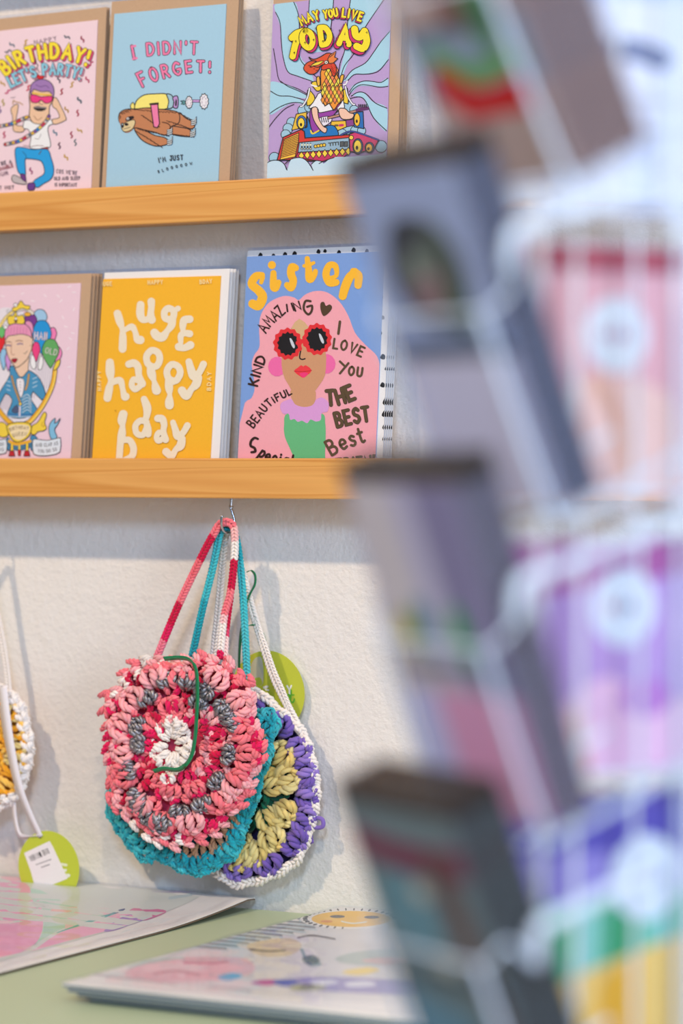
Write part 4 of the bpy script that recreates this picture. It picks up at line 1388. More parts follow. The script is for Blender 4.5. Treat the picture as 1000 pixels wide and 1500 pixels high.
class Pouch:
    def __init__(s, root, centre, outline, y, seed):
        s.root, s.c, s.y, s.rnd = root, centre, y, random.Random(seed)
        pol = []
        for x, yy in smooth_pts(outline, 5, True):
            dx, dy = x - centre[0], yy - centre[1]
            pol.append((math.atan2(dy, dx) % (2 * math.pi), math.hypot(dx, dy)))
        s.pol = sorted(pol)

    def rad(s, a):
        a %= 2 * math.pi
        p = s.pol
        for i in range(len(p)):
            if p[i][0] >= a:
                a0, r0 = p[i - 1] if i else (p[-1][0] - 2 * math.pi, p[-1][1])
                a1, r1 = p[i]
                break
        else:
            a0, r0 = p[-1]
            a1, r1 = p[0][0] + 2 * math.pi, p[0][1]
        f = (a - a0) / (a1 - a0) if a1 > a0 else 0
        return r0 + (r1 - r0) * f

    def dome(s, t):
        return 0.0055 * (1 - min(t, 1.1) ** 3)

    def px(s, a, t, h=0.0):
        r = s.rad(a) * t
        return on_y(s.c[0] + r * math.cos(a), s.c[1] + r * math.sin(a), s.y - s.dome(t) - h)

    def at(s, x, y, h=0.0):
        d = math.hypot(x - s.c[0], y - s.c[1])
        t = d / s.rad(math.atan2(y - s.c[1], x - s.c[0])) if d > 1e-6 else 0
        return on_y(x, y, s.y - s.dome(t) - h)

    def body(s, col, cols=None):
        mb = MB()
        NA, ts = 56, [0.0, .2, .4, .6, .8, .93]
        for side in (1, -1):
            V, F = [], []
            for t in ts:
                for i in range(NA):
                    p = s.px(2 * math.pi * i / NA, t, -0.002)
                    if side < 0:
                        p.y = 2 * s.y - p.y
                    V.append(p)
            for j in range(len(ts) - 1):
                for i in range(NA):
                    q = (j * NA + i, j * NA + (i + 1) % NA, (j + 1) * NA + (i + 1) % NA, (j + 1) * NA + i)
                    F.append(q if side < 0 else tuple(reversed(q)))
            mb.add(V, F, col)
        V, F = [], []
        for i in range(NA):
            p = s.px(2 * math.pi * i / NA, .93, -0.002)
            q = p.copy()
            q.y = 2 * s.y - p.y
            V += [p, q]
        for i in range(NA):
            j = (i + 1) % NA
            F.append((2 * i, 2 * j, 2 * j + 1, 2 * i + 1))
        mb.add(V, F, col)
        return mb.build('pouch_body', M['yarn'], s.root, smooth=True)

    def post(s, mb, x0, y0, x1, y1, R, bul, col, side=(0, 0)):
        """one fat double stitch from an inner to an outer point (photo pixels)"""
        rnd = s.rnd
        path, rr, sr = [], [], []
        K = 8
        for i in range(K):
            f = i / (K - 1)
            w = math.sin(math.pi * (0.08 + 0.84 * f))
            sw = math.sin(math.pi * f)
            x = x0 + (x1 - x0) * f + side[0] * sw
            y = y0 + (y1 - y0) * f + side[1] * sw
            path.append(s.at(x, y, bul * w + 0.0008))
            rr.append(R * .52 * (0.45 + .55 * w))
            sr.append(R * .50 * (0.5 + .5 * w))
        cols = col if isinstance(col, list) else [col] * K
        strands(mb, path, rr, sr, rnd.uniform(.8, 1.25), cols, 3, 6, rnd.uniform(0, 6.28), rnd.choice((1, 1, -1)))

    def cluster(s, mb, cx, cy, ang, length, width, posts, R, bul, cols):
        """a fan of stitches pointing along ang (towards the rim), photo pixels"""
        ca, sa = math.cos(ang), math.sin(ang)
        rnd = s.rnd
        for k in range(posts):
            o = (k - (posts - 1) / 2) / max(1, posts - 1) * 2 if posts > 1 else 0
            i0 = o * width * .22 + rnd.uniform(-1, 1)
            i1 = o * width * .34 + rnd.uniform(-1.2, 1.2)
            mid = o * width * .30
            x0, y0 = cx - ca * length / 2 - sa * i0, cy - sa * length / 2 + ca * i0
            x1, y1 = cx + ca * length / 2 - sa * i1, cy + sa * length / 2 + ca * i1
            s.post(mb, x0, y0, x1, y1, R * rnd.uniform(.95, 1.15), bul * rnd.uniform(.8, 1.25), cols() if callable(cols) else cols, (-sa * mid, ca * mid))
        # V of the chain lying across the heads of the fan
        hx, hy = cx + ca * length * .50, cy + sa * length * .50
        for sg in (-1, 1):
            x0, y0 = hx - sa * width * .46 * sg - ca * 2.5, hy + ca * width * .46 * sg - sa * 2.5
            x1, y1 = hx - sa * width * .04 * sg + ca * 2.5, hy + ca * width * .04 * sg + sa * 2.5
            s.post(mb, x0, y0, x1, y1, R * .85, bul * .8, cols() if callable(cols) else cols)

    def vees(s, mb, t, n, R, bul, cols, size=13, jit=.02):
        """chain stitches laid along the rim, two slanting strands each"""
        for i in range(n):
            a = 2 * math.pi * (i + s.rnd.uniform(-.15, .15)) / n
            r = s.rad(a) * (t + s.rnd.uniform(-jit, jit))
            x, y = s.c[0] + r * math.cos(a), s.c[1] + r * math.sin(a)
            ta = a + math.pi / 2 + s.rnd.uniform(-.25, .25)
            for sg in (-1, 1):
                d = ta + sg * .42
                ox, oy = math.cos(a) * sg * 3.6, math.sin(a) * sg * 3.6
                s.post(mb, x + ox - math.cos(d) * size / 2, y + oy - math.sin(d) * size / 2, x + ox + math.cos(d) * size / 2, y + oy + math.sin(d) * size / 2, R, bul, cols() if callable(cols) else cols)

    def ring(s, mb, t, n, posts, length, R, bul, cols, a0=0.0, skip=None):
        for i in range(n):
            a = a0 + 2 * math.pi * (i + s.rnd.uniform(-.12, .12)) / n
            if skip and skip(a % (2 * math.pi)):
                continue
            r = s.rad(a) * t
            x, y = s.c[0] + r * math.cos(a), s.c[1] + r * math.sin(a)
            wid = 2 * math.pi * r / n
            s.cluster(mb, x, y, a + s.rnd.uniform(-.15, .15), length, min(wid * .88, length * .95), posts, R, bul, cols)

    def edging(s, t, R, cols, wob=0.012, per=34, name='edging', bul=0.0):
        """a wavy double chain round the rim"""
        mb = MB()
        N = 340
        for k, (dt, hd) in enumerate(((-.022, 1), (.022, -1))):
            path, cc = [], []
            for i in range(N + 1):
                a = 2 * math.pi * i / N
                path.append(s.px(a, t + dt + wob * math.sin(per * a) + .006 * math.sin(7 * a + s.c[0]), 0.001 + bul + .0012 * math.cos(per * a)))
                cc.append(cols(i / N))
            strands(mb, path, R * .55, R * .62, 62, cc, 2, 5, hand=hd)
        return mb.build(name, M['yarn'], s.root, smooth=True)


def chain_strap(path_px, R, stops, root, name='strap'):
    """crocheted cord: two opposite-twisted strand pairs side by side; stops = (fraction, colour)"""
    q = smooth_pts([tuple(on_y(x, y, yy)) for x, y, yy in path_px], 24)
    q = [Vector(p) for p in q]
    # even spacing
    L = [0.0]
    for a, b in zip(q, q[1:]):
        L.append(L[-1] + (b - a).length)
    n = max(12, int(L[-1] / 0.0011))
    path, j = [], 0
    for i in range(n + 1):
        d = L[-1] * i / n
        while j < len(L) - 2 and L[j + 1] < d:
            j += 1
        f = (d - L[j]) / max(1e-9, L[j + 1] - L[j])
        path.append(q[j].lerp(q[j + 1], min(1, f)))
    cols = []
    for i in range(n + 1):
        f = i / n
        c = stops[0][1]
        for a, b in stops:
            if f >= a:
                c = b
        cols.append(c)
    mb = MB()
    turns = L[-1] / 0.0068
    for sgn in (1, -1):
        p2 = []
        for i in range(n + 1):
            t = path[min(i + 1, n)] - path[max(i - 1, 0)]
            side = t.normalized().cross(NF)
            if side.length < .1:
                side = Vector((1, 0, 0))
            p2.append(path[i] + side.normalized() * R * .48 * sgn)
        strands(mb, p2, R * .30, R * .36, turns, cols, 2, 6, hand=sgn)
    return mb.build(name, M['yarn'], root, smooth=True)


def ribbon(pts, width, side_fn, mat, root, name='ribbon', th=0.00025):
    """flat band along a 3-D path; side_fn(i, n) gives the direction across the band"""
    q = [Vector(p) for p in smooth_pts([tuple(p) for p in pts], 7)]
    n = len(q)
    mb = MB()
    V, F = [], []
    for i in range(n):
        t = (q[min(i + 1, n - 1)] - q[max(i - 1, 0)]).normalized()
        sd = side_fn(i / (n - 1))
        sd = (sd - t * sd.dot(t)).normalized()
        up = t.cross(sd)
        w = width(i / (n - 1)) if callable(width) else width
        V += [q[i] - sd * w / 2 - up * th, q[i] + sd * w / 2 - up * th, q[i] + sd * w / 2 + up * th, q[i] - sd * w / 2 + up * th]
    for i in range(n - 1):
        for k in range(4):
            k2 = (k + 1) % 4
            F.append((4 * i + k, 4 * i + k2, 4 * i + 4 + k2, 4 * i + 4 + k))
    F.append((3, 2, 1, 0))
    F.append((4 * n - 4, 4 * n - 3, 4 * n - 2, 4 * n - 1))
    mb.add(V, F)
    return mb.build(name, mat, root, smooth=True)


def yarn_run(rnd, pal, lo, hi):
    """variegated yarn: hands out one colour for a few stitches, then changes"""
    st = {'n': 0, 'c': None}

    def f():
        if st['n'] <= 0:
            st['c'] = rnd.choice([c for c in pal if c is not st['c']])
            st['n'] = rnd.randint(lo, hi)
        st['n'] -= 1
        c = st['c']
        k = rnd.uniform(.88, 1.1)
        return (c[0] * k, c[1] * k, c[2] * k, 1)
    return f


HOT, CRIM, SALM, PALE, CREAM = C(226, 24, 92), C(206, 14, 66), C(244, 124, 134), C(247, 176, 180), C(244, 236, 228)
TEAL, TEAL2 = C(36, 168, 182), C(70, 194, 202)
PURP, YELL, DGRN, NAVY = C(128, 104, 186), C(232, 210, 134), C(10, 92, 66), C(46, 38, 84)

# --- pink pouch
pink = thing('crochet_pouch', 'round pink and silver crochet pouch with white centre, nearest the viewer on the hook', 'pouch',
             on_y(268, 1245, -0.056), 'crochet pouches hanging from the lower ledge')
PO = [(x / 2.7778 + 130, y / 2.7778 + 930) for x, y in
      [(120, 160), (215, 90), (300, 92), (400, 95), (450, 68), (520, 92), (580, 100), (610, 150), (655, 165), (680, 230), (668, 300), (692, 385), (720, 480), (692, 550), (665, 620), (635, 690), (580, 735), (540, 795), (500, 838), (440, 850), (350, 872), (265, 850), (200, 800), (135, 735), (88, 690), (75, 620), (85, 560), (66, 480), (74, 400), (56, 320), (62, 240), (118, 215)]]
pp = Pouch(pink, (265, 1095), PO, -0.056, 11)
pp.body(C(206, 66, 100))
rnd = random.Random(21)
mix = yarn_run(rnd, [HOT, SALM, CRIM, HOT, SALM, PALE], 2, 4)
mb = MB()
for i in range(9):
    a = 2 * math.pi * i / 9
    pp.cluster(mb, 252 + 17 * math.cos(a), 1092 + 22 * math.sin(a), a, 22, 15, 2, 0.0034, 0.004, CREAM)
for x, y in ((240, 1118), (252, 1126), (262, 1118), (238, 1066), (252, 1058), (264, 1066), (230, 1104), (274, 1100), (246, 1140)):
    pp.cluster(mb, x, y, math.atan2(y - 1092, x - 252) + rnd.uniform(-.5, .5), 15, 12, 2, 0.0034, 0.006, CREAM)
mb.build('centre_motif', M['yarn'], pink, smooth=True)
mb = MB()
pp.ring(mb, .31, 9, 3, 20, 0.0034, 0.0035, mix)
pp.ring(mb, .44, 12, 3, 22, 0.0037, 0.005, mix, .2)
pp.vees(mb, .37, 14, 0.0033, 0.005, mix, 13, .03)
pp.vees(mb, .54, 22, 0.0034, 0.004, mix, 14, .03)
mb.build('inner_round', M['yarn'], pink, smooth=True)
sil = [(245, 998), (277, 1000), (299, 1015), (325, 1038), (338, 1058), (333, 1105), (316, 1143), (295, 1177), (263, 1189), (241, 1203), (218, 1196), (201, 1168), (188, 1126), (204, 1090), (202, 1064), (216, 1024), (290, 1030), (328, 1048), (203, 1180), (232, 1207)]
mb = MB()
for x, y in sil:
    a = math.atan2(y - 1095, x - 265)
    pp.cluster(mb, x, y, a, 19, 19, 3, 0.0042, 0.0085, C(170, 170, 176))
mb.build('silver_round', M['silver'], pink, smooth=True)
mb = MB()
pal = yarn_run(rnd, [PALE, PALE, C(247, 168, 172), SALM], 4, 7)
out = yarn_run(rnd, [HOT, SALM, PALE, HOT, PALE, SALM, CREAM], 3, 5)
n = 15
for i in range(n):
    a = 2 * math.pi * (i + .35 + rnd.uniform(-.1, .1)) / n
    r = pp.rad(a) * .765
    pp.cluster(mb, pp.c[0] + r * math.cos(a), pp.c[1] + r * math.sin(a), a + rnd.uniform(-.2, .2), 29, 27, 3, 0.0046, 0.0085, pal)
for i in range(n):
    for t, ln in ((.66, 18), (.85, 17)):
        a = 2 * math.pi * (i + .85 + rnd.uniform(-.1, .1)) / n
        r = pp.rad(a) * t
        pp.cluster(mb, pp.c[0] + r * math.cos(a), pp.c[1] + r * math.sin(a), a + rnd.uniform(-.5, .5), ln, 15, 2, 0.0036, 0.004, mix)
mb.build('outer_round', M['yarn'], pink, smooth=True)
mb = MB()
pp.vees(mb, .90, 36, 0.0038, 0.004, out, 17, .02)
pp.vees(mb, .965, 42, 0.0037, 0.003, out, 18, .012)
mb.build('edging', M['yarn'], pink, smooth=True)
chain_strap([(230, 962, -.050), (262, 885, -.047), (297, 812, -.046), (313, 782, -.046), (322, 768, -.0455), (333, 765, -.0445), (342, 772, -.0440), (344, 795, -.0445), (342, 830, -.045), (337, 870, -.046), (328, 905, -.047), (322, 965, -.050)],
            0.0039, [(0, C(240, 130, 150)), (.06, HOT), (.115, CRIM), (.20, SALM), (.30, C(238, 110, 120)), (.36, CRIM), (.455, SALM), (.56, C(246, 190, 186)), (.605, CREAM), (.665, CRIM), (.765, SALM), (.85, C(246, 200, 200)), (.88, CREAM), (.97, HOT)], pink)
chain_strap([(339, 872, -.0445), (335, 900, -.045), (332, 930, -.046), (330, 968, -.049)], 0.0026, [(0, CRIM), (.5, C(226, 70, 110)), (.62, C(248, 214, 210)), (.92, SALM)], pink, 'strap_tail')
ribbon([on_y(x, y, yy - .0045) for x, y, yy in ((240, 965, -.0685), (262, 963.5, -.068), (278, 967, -.0705), (287, 982, -.072), (289, 1010, -.0735), (288, 1045, -.0745), (285, 1085, -.0745), (278, 1112, -.0735), (262, 1127, -.073), (240, 1126, -.073), (225, 1130, -.072))],
       lambda f: .0050, lambda f: Vector((.95, -.3, .1)) if .25 < f < .75 else Vector((.2, -.55, .8)), M['ribbon_green'], pink, 'curled_ribbon')['label'] = 'curled green satin ribbon'

# --- teal pouch
teal = thing('crochet_pouch', 'teal crochet pouch with tan stitches hanging just behind the pink pouch', 'pouch',
             on_y(290, 1278, -0.033), 'crochet pouches hanging from the lower ledge')
TO = [(x / 2.7778 + 130, y / 2.7778 + 930) for x, y in
      [(680, 315), (735, 310), (765, 370), (740, 430), (738, 500), (700, 580), (685, 650), (650, 745), (625, 820), (600, 890), (540, 925), (470, 968), (400, 965), (340, 935), (285, 905), (225, 912), (170, 860), (125, 800), (85, 715), (95, 560), (110, 400), (200, 250), (380, 180), (560, 220)]]
tp = Pouch(teal, (283, 1145), TO, -0.036, 12)
tp.body(C(22, 120, 134))
tq = yarn_run(random.Random(5), [TEAL, TEAL2, C(40, 172, 184)], 2, 4)
mb = MB()
tp.ring(mb, .88, 28, 3, 20, 0.0035, 0.0035, tq)
tp.vees(mb, .965, 48, 0.0032, 0.003, tq, 14, .02)
mb.build('edging', M['yarn'], teal, smooth=True)
mb = MB()
tp.ring(mb, .76, 22, 3, 22, 0.0033, 0.003, lambda: C(190, 150, 118))
mb.build('tan_round', M['yarn'], teal, smooth=True)['label'] = 'tan stitches'
tp.edging(1.0, 0.0021, lambda f: TEAL2, .014, 30, 'picot_edge')
chain_strap([(281, 962, -.033), (297, 890, -.036), (312, 830, -.038), (322, 782, -.0405), (331, 772, -.0400), (341, 776, -.0385), (348, 800, -.038), (354, 850, -.037), (358, 910, -.036), (362, 995, -.033)],
            0.0038, [(0, TEAL), (.2, TEAL2), (.45, TEAL), (.6, TEAL2), (.8, C(80, 196, 204))], teal)

# --- purple, yellow and green pouch at the back
purp = thing('crochet_pouch', 'purple, yellow and green crochet pouch with white edge, hindmost against the wall', 'pouch',
             on_y(380, 1300, -0.0165), 'crochet pouches hanging from the lower ledge')
UO = [(x / 2.7778 + 130, y / 2.7778 + 930) for x, y in
      [(680, 225), (750, 280), (820, 340), (880, 415), (915, 520), (928, 630), (918, 740), (890, 830), (850, 915), (780, 970), (690, 1005), (610, 1015), (540, 985), (470, 900), (420, 780), (400, 640), (420, 480), (500, 330), (590, 250)]]
up = Pouch(purp, (372, 1158), UO, -0.0150, 13)
up.body(NAVY)
mb = MB()
up.ring(mb, .83, 15, 3, 29, 0.0050, 0.0070, lambda: rnd.choice([PURP, C(116, 92, 176), C(146, 122, 200)]), .1)
mb.build('purple_round', M['yarn'], purp, smooth=True)
mb = MB()
for x, y, a in ((780, 490, -.9), (800, 590, -.2), (742, 600, -.2), (790, 725, .3), (745, 825, .8), (672, 885, 1.3), (612, 905, 1.5), (735, 745, .5)):
    X, Y = x / 2.7778 + 130, y / 2.7778 + 930
    up.cluster(mb, X, Y, math.atan2(Y - 1158, X - 372), 33, 27, 3, 0.0050, 0.0085, lambda: rnd.choice([YELL, C(226, 200, 120), C(238, 220, 150)]))
up.ring(mb, .52, 11, 2, 24, 0.0035, 0.003, YELL, 1.9, lambda a: a < 1.75 or a > 5.0)
mb.build('yellow_round', M['yarn'], purp, smooth=True)
mb = MB()
up.ring(mb, .34, 10, 3, 34, 0.0036, 0.0034, lambda: rnd.choice([DGRN, C(8, 76, 58), C(16, 110, 80)]))
up.ring(mb, .14, 5, 2, 24, 0.0034, 0.004, lambda: C(12, 96, 70))
mb.build('green_round', M['yarn'], purp, smooth=True)
up.edging(.99, 0.0030, lambda f: CREAM, .016, 26, 'white_edging', .0045)
mb = MB()
for X, Y in ((455, 1180), (453, 1225)):
    up.post(mb, X - 3, Y - 12, X + 4, Y + 10, 0.003, -0.004, PURP)
mb.tube(smooth_pts([tuple(on_y(x / 2.7778 + 130, y / 2.7778 + 930, -.02)) for x, y in ((900, 760), (925, 745), (950, 752), (952, 778), (930, 785), (905, 775))], 5), 0.0022, 7, col=PURP)
mb.build('back_edging', M['yarn'], purp, smooth=True)
chain_strap([(312, 968, -.018), (321, 880, -.024), (328, 800, -.032), (333, 777, -.0355), (341, 780, -.034), (352, 825, -.027), (368, 888, -.022), (385, 945, -.022), (400, 990, -.021), (416, 1024, -.0200), (436, 1062, -.0195)],
            0.0038, [(0, CREAM)], purp)
chain_strap([(374, 905, -.0225), (388, 945, -.0235), (402, 985, -.0230), (414, 1012, -.022), (425, 1040, -.0205)], 0.0026, [(0, CREAM)], purp, 'strap_tail')
# its swing tag and ribbon
ty = -0.0075
tc = on_y(392, 1015, ty)
tr_ = (on_y(392, 953, ty) - tc).length


def disc(mb, c, r, th, col, n=48):
    V = []
    for yy in (0, th):
        for i in range(n):
            a = 2 * math.pi * i / n
            V.append(c + Vector((r * math.cos(a), yy, r * math.sin(a))))
    F = [tuple(range(n)), tuple(reversed(range(n, 2 * n)))] + [(i, n + i, n + (i + 1) % n, (i + 1) % n) for i in range(n)]
    mb.add(V, F, col)


LIME = C(190, 198, 66)
A = Art(lambda x, y: on_y(x, y, ty), NF)
disc(A.mb, tc, tr_, 0.0006, LIME)
A.crop(360, 910, 10)
A.poly([(90, 860), (60, 700), (120, 560), (190, 520), (240, 560), (260, 800), (230, 940)], C(196, 194, 168), 3)
A.poly([(80, 870), (200, 820), (240, 930), (100, 920)], C(178, 192, 70), 3)
A.line([(270, 970), (310, 960)], 40, C(232, 232, 226)); A.line([(290, 1000), (330, 1010)], 26, C(232, 232, 226))
A.text('LY', [(535, 1070), (670, 1065)], 120, 26, C(236, 236, 232), gap=.35)
A.line([(575, 1130), (640, 1110), (630, 1075), (575, 1100), (560, 1160), (600, 1195), (650, 1165)], 22, C(96, 180, 54))
A.line([(665, 1010), (660, 1100), (655, 1165), (690, 1190), (712, 1140)], 22, C(96, 180, 54)); A.line([(625, 1085), (705, 1078)], 18, C(96, 180, 54))
A.mb.build('swing_tag', M['art'], purp)['label'] = 'round lime green paper tag'
ribbon([on_y(x, y, yy) for x, y, yy in ((361, 838, -.030), (368, 836, -.028), (373.5, 843, -.0265), (373, 856, -.026), (367, 868, -.0265), (362, 880, -.028), (358, 900, -.030), (352, 930, -.030), (350, 965, -.028), (350, 992, -.026))],
       .0034, lambda f: Vector((.9, -.4, .15)), M['ribbon_green'], purp, 'tag_ribbon')
ribbon([on_y(x, y, yy) for x, y, yy in ((350, 990, -.026), (351, 950, -.029), (356, 925, -.030), (366, 916, -.026), (378, 919, -.020), (386, 932, -.014), (391, 952, -.0085))],
       .0040, lambda f: Vector((.8, -.5, .35)), M['ribbon_green'], purp, 'tag_ribbon')

# hook screwed into the ledge
hk = [(339, 729, -.034), (338.5, 738, -.034), (338, 744, -.0345), (341, 753, -.0350), (343.5, 763, -.0355), (342.5, 773, -.037), (338, 780, -.0395), (331, 780.5, -.044), (326, 775, -.0475), (324.3, 766, -.0500), (325, 755.5, -.0510)]
mb = MB()
mb.tube([Vector(p) for p in smooth_pts([tuple(on_y(*p)) for p in hk], 6)], 0.0013, 10)
mb.tube([on_y(338.5, 741, -.0343), on_y(338.3, 744, -.0345)], 0.0021, 12)
h = mb.build('hook', M['steel'], ledge_low, smooth=True)
h['label'] = 'small steel screw hook carrying the straps'
mb = MB()
mb.tube([Vector(p) for p in smooth_pts([tuple(on_y(x - 368, y, yy)) for x, y, yy in hk], 6)], 0.0013, 10)
mb.build('hook', M['steel'], ledge_low, smooth=True)

# --- yellow and white pouch at the left edge of the photo
yel = thing('crochet_pouch', 'yellow and white crochet pouch cut off by the left edge, above the barcoded tag', 'pouch',
            on_y(-62, 1195, -0.022), 'crochet pouches hanging from the lower ledge')
YO = [(8, 1012), (32, 1034), (40, 1060), (45, 1090), (42, 1120), (34, 1148), (24, 1166), (5, 1180), (-40, 1196), (-100, 1192), (-150, 1150), (-170, 1095), (-150, 1040), (-100, 1000), (-40, 992)]
yp = Pouch(yel, (-62, 1094), YO, -0.028, 14)
yp.body(C(214, 150, 40))
GOLD = C(246, 186, 62)
mb = MB()
yp.ring(mb, .78, 20, 3, 30, 0.0036, 0.003, lambda: rnd.choice([GOLD, C(250, 204, 96), C(240, 170, 40), C(236, 214, 140)]))
yp.ring(mb, .5, 13, 3, 30, 0.0036, 0.003, lambda: rnd.choice([GOLD, C(250, 204, 96), C(240, 170, 40)]))
yp.ring(mb, .22, 6, 3, 26, 0.0036, 0.003, lambda: CREAM)
mb.build('yellow_round', M['yarn'], yel, smooth=True)
mb = MB()
yp.vees(mb, .95, 44, 0.0036, 0.003, lambda: C(246, 242, 238), 15, .03)
mb.build('white_edging', M['yarn'], yel, smooth=True)
yp.edging(1.0, 0.0024, lambda f: CREAM, .014, 32, 'picot_edge')
chain_strap([(14, 1020, -.030), (7, 960, -.030), (-8, 880, -.032), (-25, 800, -.037), (-34, 774, -.0400), (-42, 776, -.0400), (-60, 840, -.034), (-90, 940, -.028), (-110, 1005, -.024)], 0.0034, [(0, CREAM)], yel)
ribbon([on_y(x, y, yy) for x, y, yy in ((2, 1006, -.036), (8, 1050, -.040), (16, 1100, -.042), (27, 1150, -.041), (42, 1190, -.036), (59, 1226, -.0315))],
       lambda f: .0165 - .0085 * f, lambda f: Vector((1, -.25, .25)), M['ribbon_white'], yel)['label'] = 'white satin ribbon'
ribbon([on_y(x, y, yy) for x, y, yy in ((20, 1175, -.030), (22, 1200, -.029), (28, 1222, -.029), (40, 1226, -.030), (58, 1224, -.0305))],
       .0060, lambda f: Vector((1, -.25, .25)), M['ribbon_white'], yel)
ty2 = -0.031
c2 = on_y(71, 1271, ty2)
r2 = (on_y(71, 1217, ty2) - c2).length
A = Art(lambda x, y: on_y(x, y, ty2), NF)
disc(A.mb, c2, r2, 0.0006, C(194, 206, 66))
A.crop(20, 1200, 9.0909)
A.line([(640, 600), (700, 610)], 36, C(232, 236, 200)); A.line([(640, 690), (690, 680)], 40, C(232, 236, 214)); A.line([(640, 760), (730, 750)], 50, C(232, 236, 214))
A.poly([(140, 450), (480, 290), (530, 380), (720, 790), (300, 960), (230, 700)], C(240, 236, 236), 0)
rr = random.Random(2)
x = 0.0
while x < 1.0:
    w = rr.choice([.02, .03, .05, .02])
    p0 = (205 + 262 * x, 495 - 118 * x)
    A.line([p0, (p0[0] + 32, p0[1] + 66)], 262 * w, C(40, 40, 44), 0)
    x += w + rr.choice([.02, .03, .05])
A.line([(345, 455), (370, 492)], 20, C(40, 40, 44))
for k, (a, b) in enumerate((((300, 605), (505, 530)), ((370, 640), (480, 600)))):
    for j in range(8):
        f0, f1 = j / 8, (j + .7) / 8
        A.line([(a[0] + (b[0] - a[0]) * f0, a[1] + (b[1] - a[1]) * f0 + (j % 2) * 6), (a[0] + (b[0] - a[0]) * f1, a[1] + (b[1] - a[1]) * f1)], 12, C(150, 146, 150))
A.dot(352, 238, 20, C(90, 90, 60))
A.mb.build('price_tag', M['art'], yel)['label'] = 'round lime tag with a white barcode sticker'
# ------------------------------------------------------------------ art prints in clear sleeves on the counter
class Lying:
    """sheet lying on the counter between x0..x1, y0..y1, following a height profile z(x, y)"""

    def __init__(s, x0, x1, y0, y1, zf, nx=10, ny=40):
        s.x0, s.x1, s.y0, s.y1, s.zf, s.nx, s.ny = x0, x1, y0, y1, zf, nx, ny

    def at(s, zp):
        def f(px, py):
            p = on_z(px, py, zp)
            p.x = min(max(p.x, s.x0), s.x1)
            p.y = min(max(p.y, s.y0), s.y1)
            p.z = s.zf(p.x, p.y)
            return p
        return f

    def slab(s, mb, th, col=None, lift=0.0, grow=0.0):
        V, F = [], []
        nx, ny = s.nx, s.ny
        for k in (0, 1):
            for j in range(ny + 1):
                for i in range(nx + 1):
                    x = s.x0 - grow + (s.x1 - s.x0 + 2 * grow) * i / nx
                    y = s.y0 - grow + (s.y1 - s.y0 + grow) * j / ny
                    V.append(Vector((x, y, s.zf(x, y) + lift - (th if k else 0))))
        n = (nx + 1) * (ny + 1)
        ix = lambda i, j, k: k * n + j * (nx + 1) + i
        for j in range(ny):
            for i in range(nx):
                F.append((ix(i, j, 0), ix(i + 1, j, 0), ix(i + 1, j + 1, 0), ix(i, j + 1, 0)))
                F.append((ix(i, j + 1, 1), ix(i + 1, j + 1, 1), ix(i + 1, j, 1), ix(i, j, 1)))
        for i in range(nx):
            F.append((ix(i, 0, 1), ix(i + 1, 0, 1), ix(i + 1, 0, 0), ix(i, 0, 0)))
            F.append((ix(i, ny, 0), ix(i + 1, ny, 0), ix(i + 1, ny, 1), ix(i, ny, 1)))
        for j in range(ny):
            F.append((ix(0, j, 0), ix(0, j + 1, 0), ix(0, j + 1, 1), ix(0, j, 1)))
            F.append((ix(nx, j, 1), ix(nx, j + 1, 1), ix(nx, j + 1, 0), ix(nx, j, 0)))
        mb.add(V, F, col)


UPN = Vector((0, 0, 1))


def z_curl(x, y):
    t = max(0.0, (y + 0.19) / 0.185)
    u = max(0.0, (y + 0.02) / 0.02)
    return CZ + 0.0032 + 0.0105 * t ** 1.8 - 0.003 * min(1, u)


lp = thing('art_print', 'large pink and mint art print in a clear sleeve, curling up against the wall', 'art print', (-0.2, -0.28, CZ), 'art prints on the counter')
ls = Lying(-0.40, 0.0215, -0.56, -0.0055, z_curl)
A = Art(ls.at(CZ + 0.0035), UPN, 0.0003)
A.fine = 60
ls.slab(A.mb, 0.0007, C(240, 236, 232))
A.crop(0, 1270, 2.5)
PK, MINT = C(244, 162, 200), C(178, 216, 196)
A.poly([(-700, 60), (60, 72), (420, 100), (760, 128), (700, 150), (520, 200), (300, 262), (0, 345), (-300, 420), (-900, 560)], C(216, 220, 214), 0)
A.poly([(-300, 90), (40, 80), (110, 100), (150, 150), (155, 230), (110, 300), (0, 330), (-300, 400)], PK, 3)
A.poly([(110, 100), (260, 150), (330, 160), (440, 170), (330, 205), (230, 225), (140, 275), (60, 322), (10, 340), (120, 290), (160, 210)], MINT, 3)
A.poly([(260, 175), (360, 160), (440, 172), (400, 200), (300, 225), (240, 232)], C(240, 190, 200), 3)
A.poly([(130, 300), (220, 240), (330, 210), (430, 180), (530, 190), (420, 226), (280, 262), (100, 312)], PK, 3)
A.poly([(380, 235), (430, 195), (490, 180), (530, 195), (470, 215), (420, 232)], C(160, 120, 200), 3)
A.poly([(470, 170), (530, 158), (610, 172), (570, 190), (520, 200), (500, 185)], C(216, 110, 160), 3)
A.line([(210, 240), (330, 200), (450, 168)], [3, 8, 5], C(60, 170, 170))
A.line([(385, 186), (430, 172), (456, 165)], [3, 8, 4], C(40, 60, 130))
A.poly([(190, 160), (280, 155), (260, 168), (200, 175)], C(244, 180, 170), 3)
A.poly([(-200, 200), (20, 196), (30, 206), (-200, 212)], C(250, 206, 216), 3)
A.line([(560, 118), (660, 122), (740, 118)], 9, C(206, 186, 220)); A.line([(620, 140), (700, 134)], 7, C(190, 206, 210))
A.poly([(0, 68), (90, 62), (180, 72), (60, 82)], C(246, 190, 200), 3)
A.mb.build('print_sheet', M['art'], lp)
mb = MB()
ls.slab(mb, 0.0012, C(120, 100, 84), -0.0011)
bb = mb.build('backing_board', M['print'], lp)
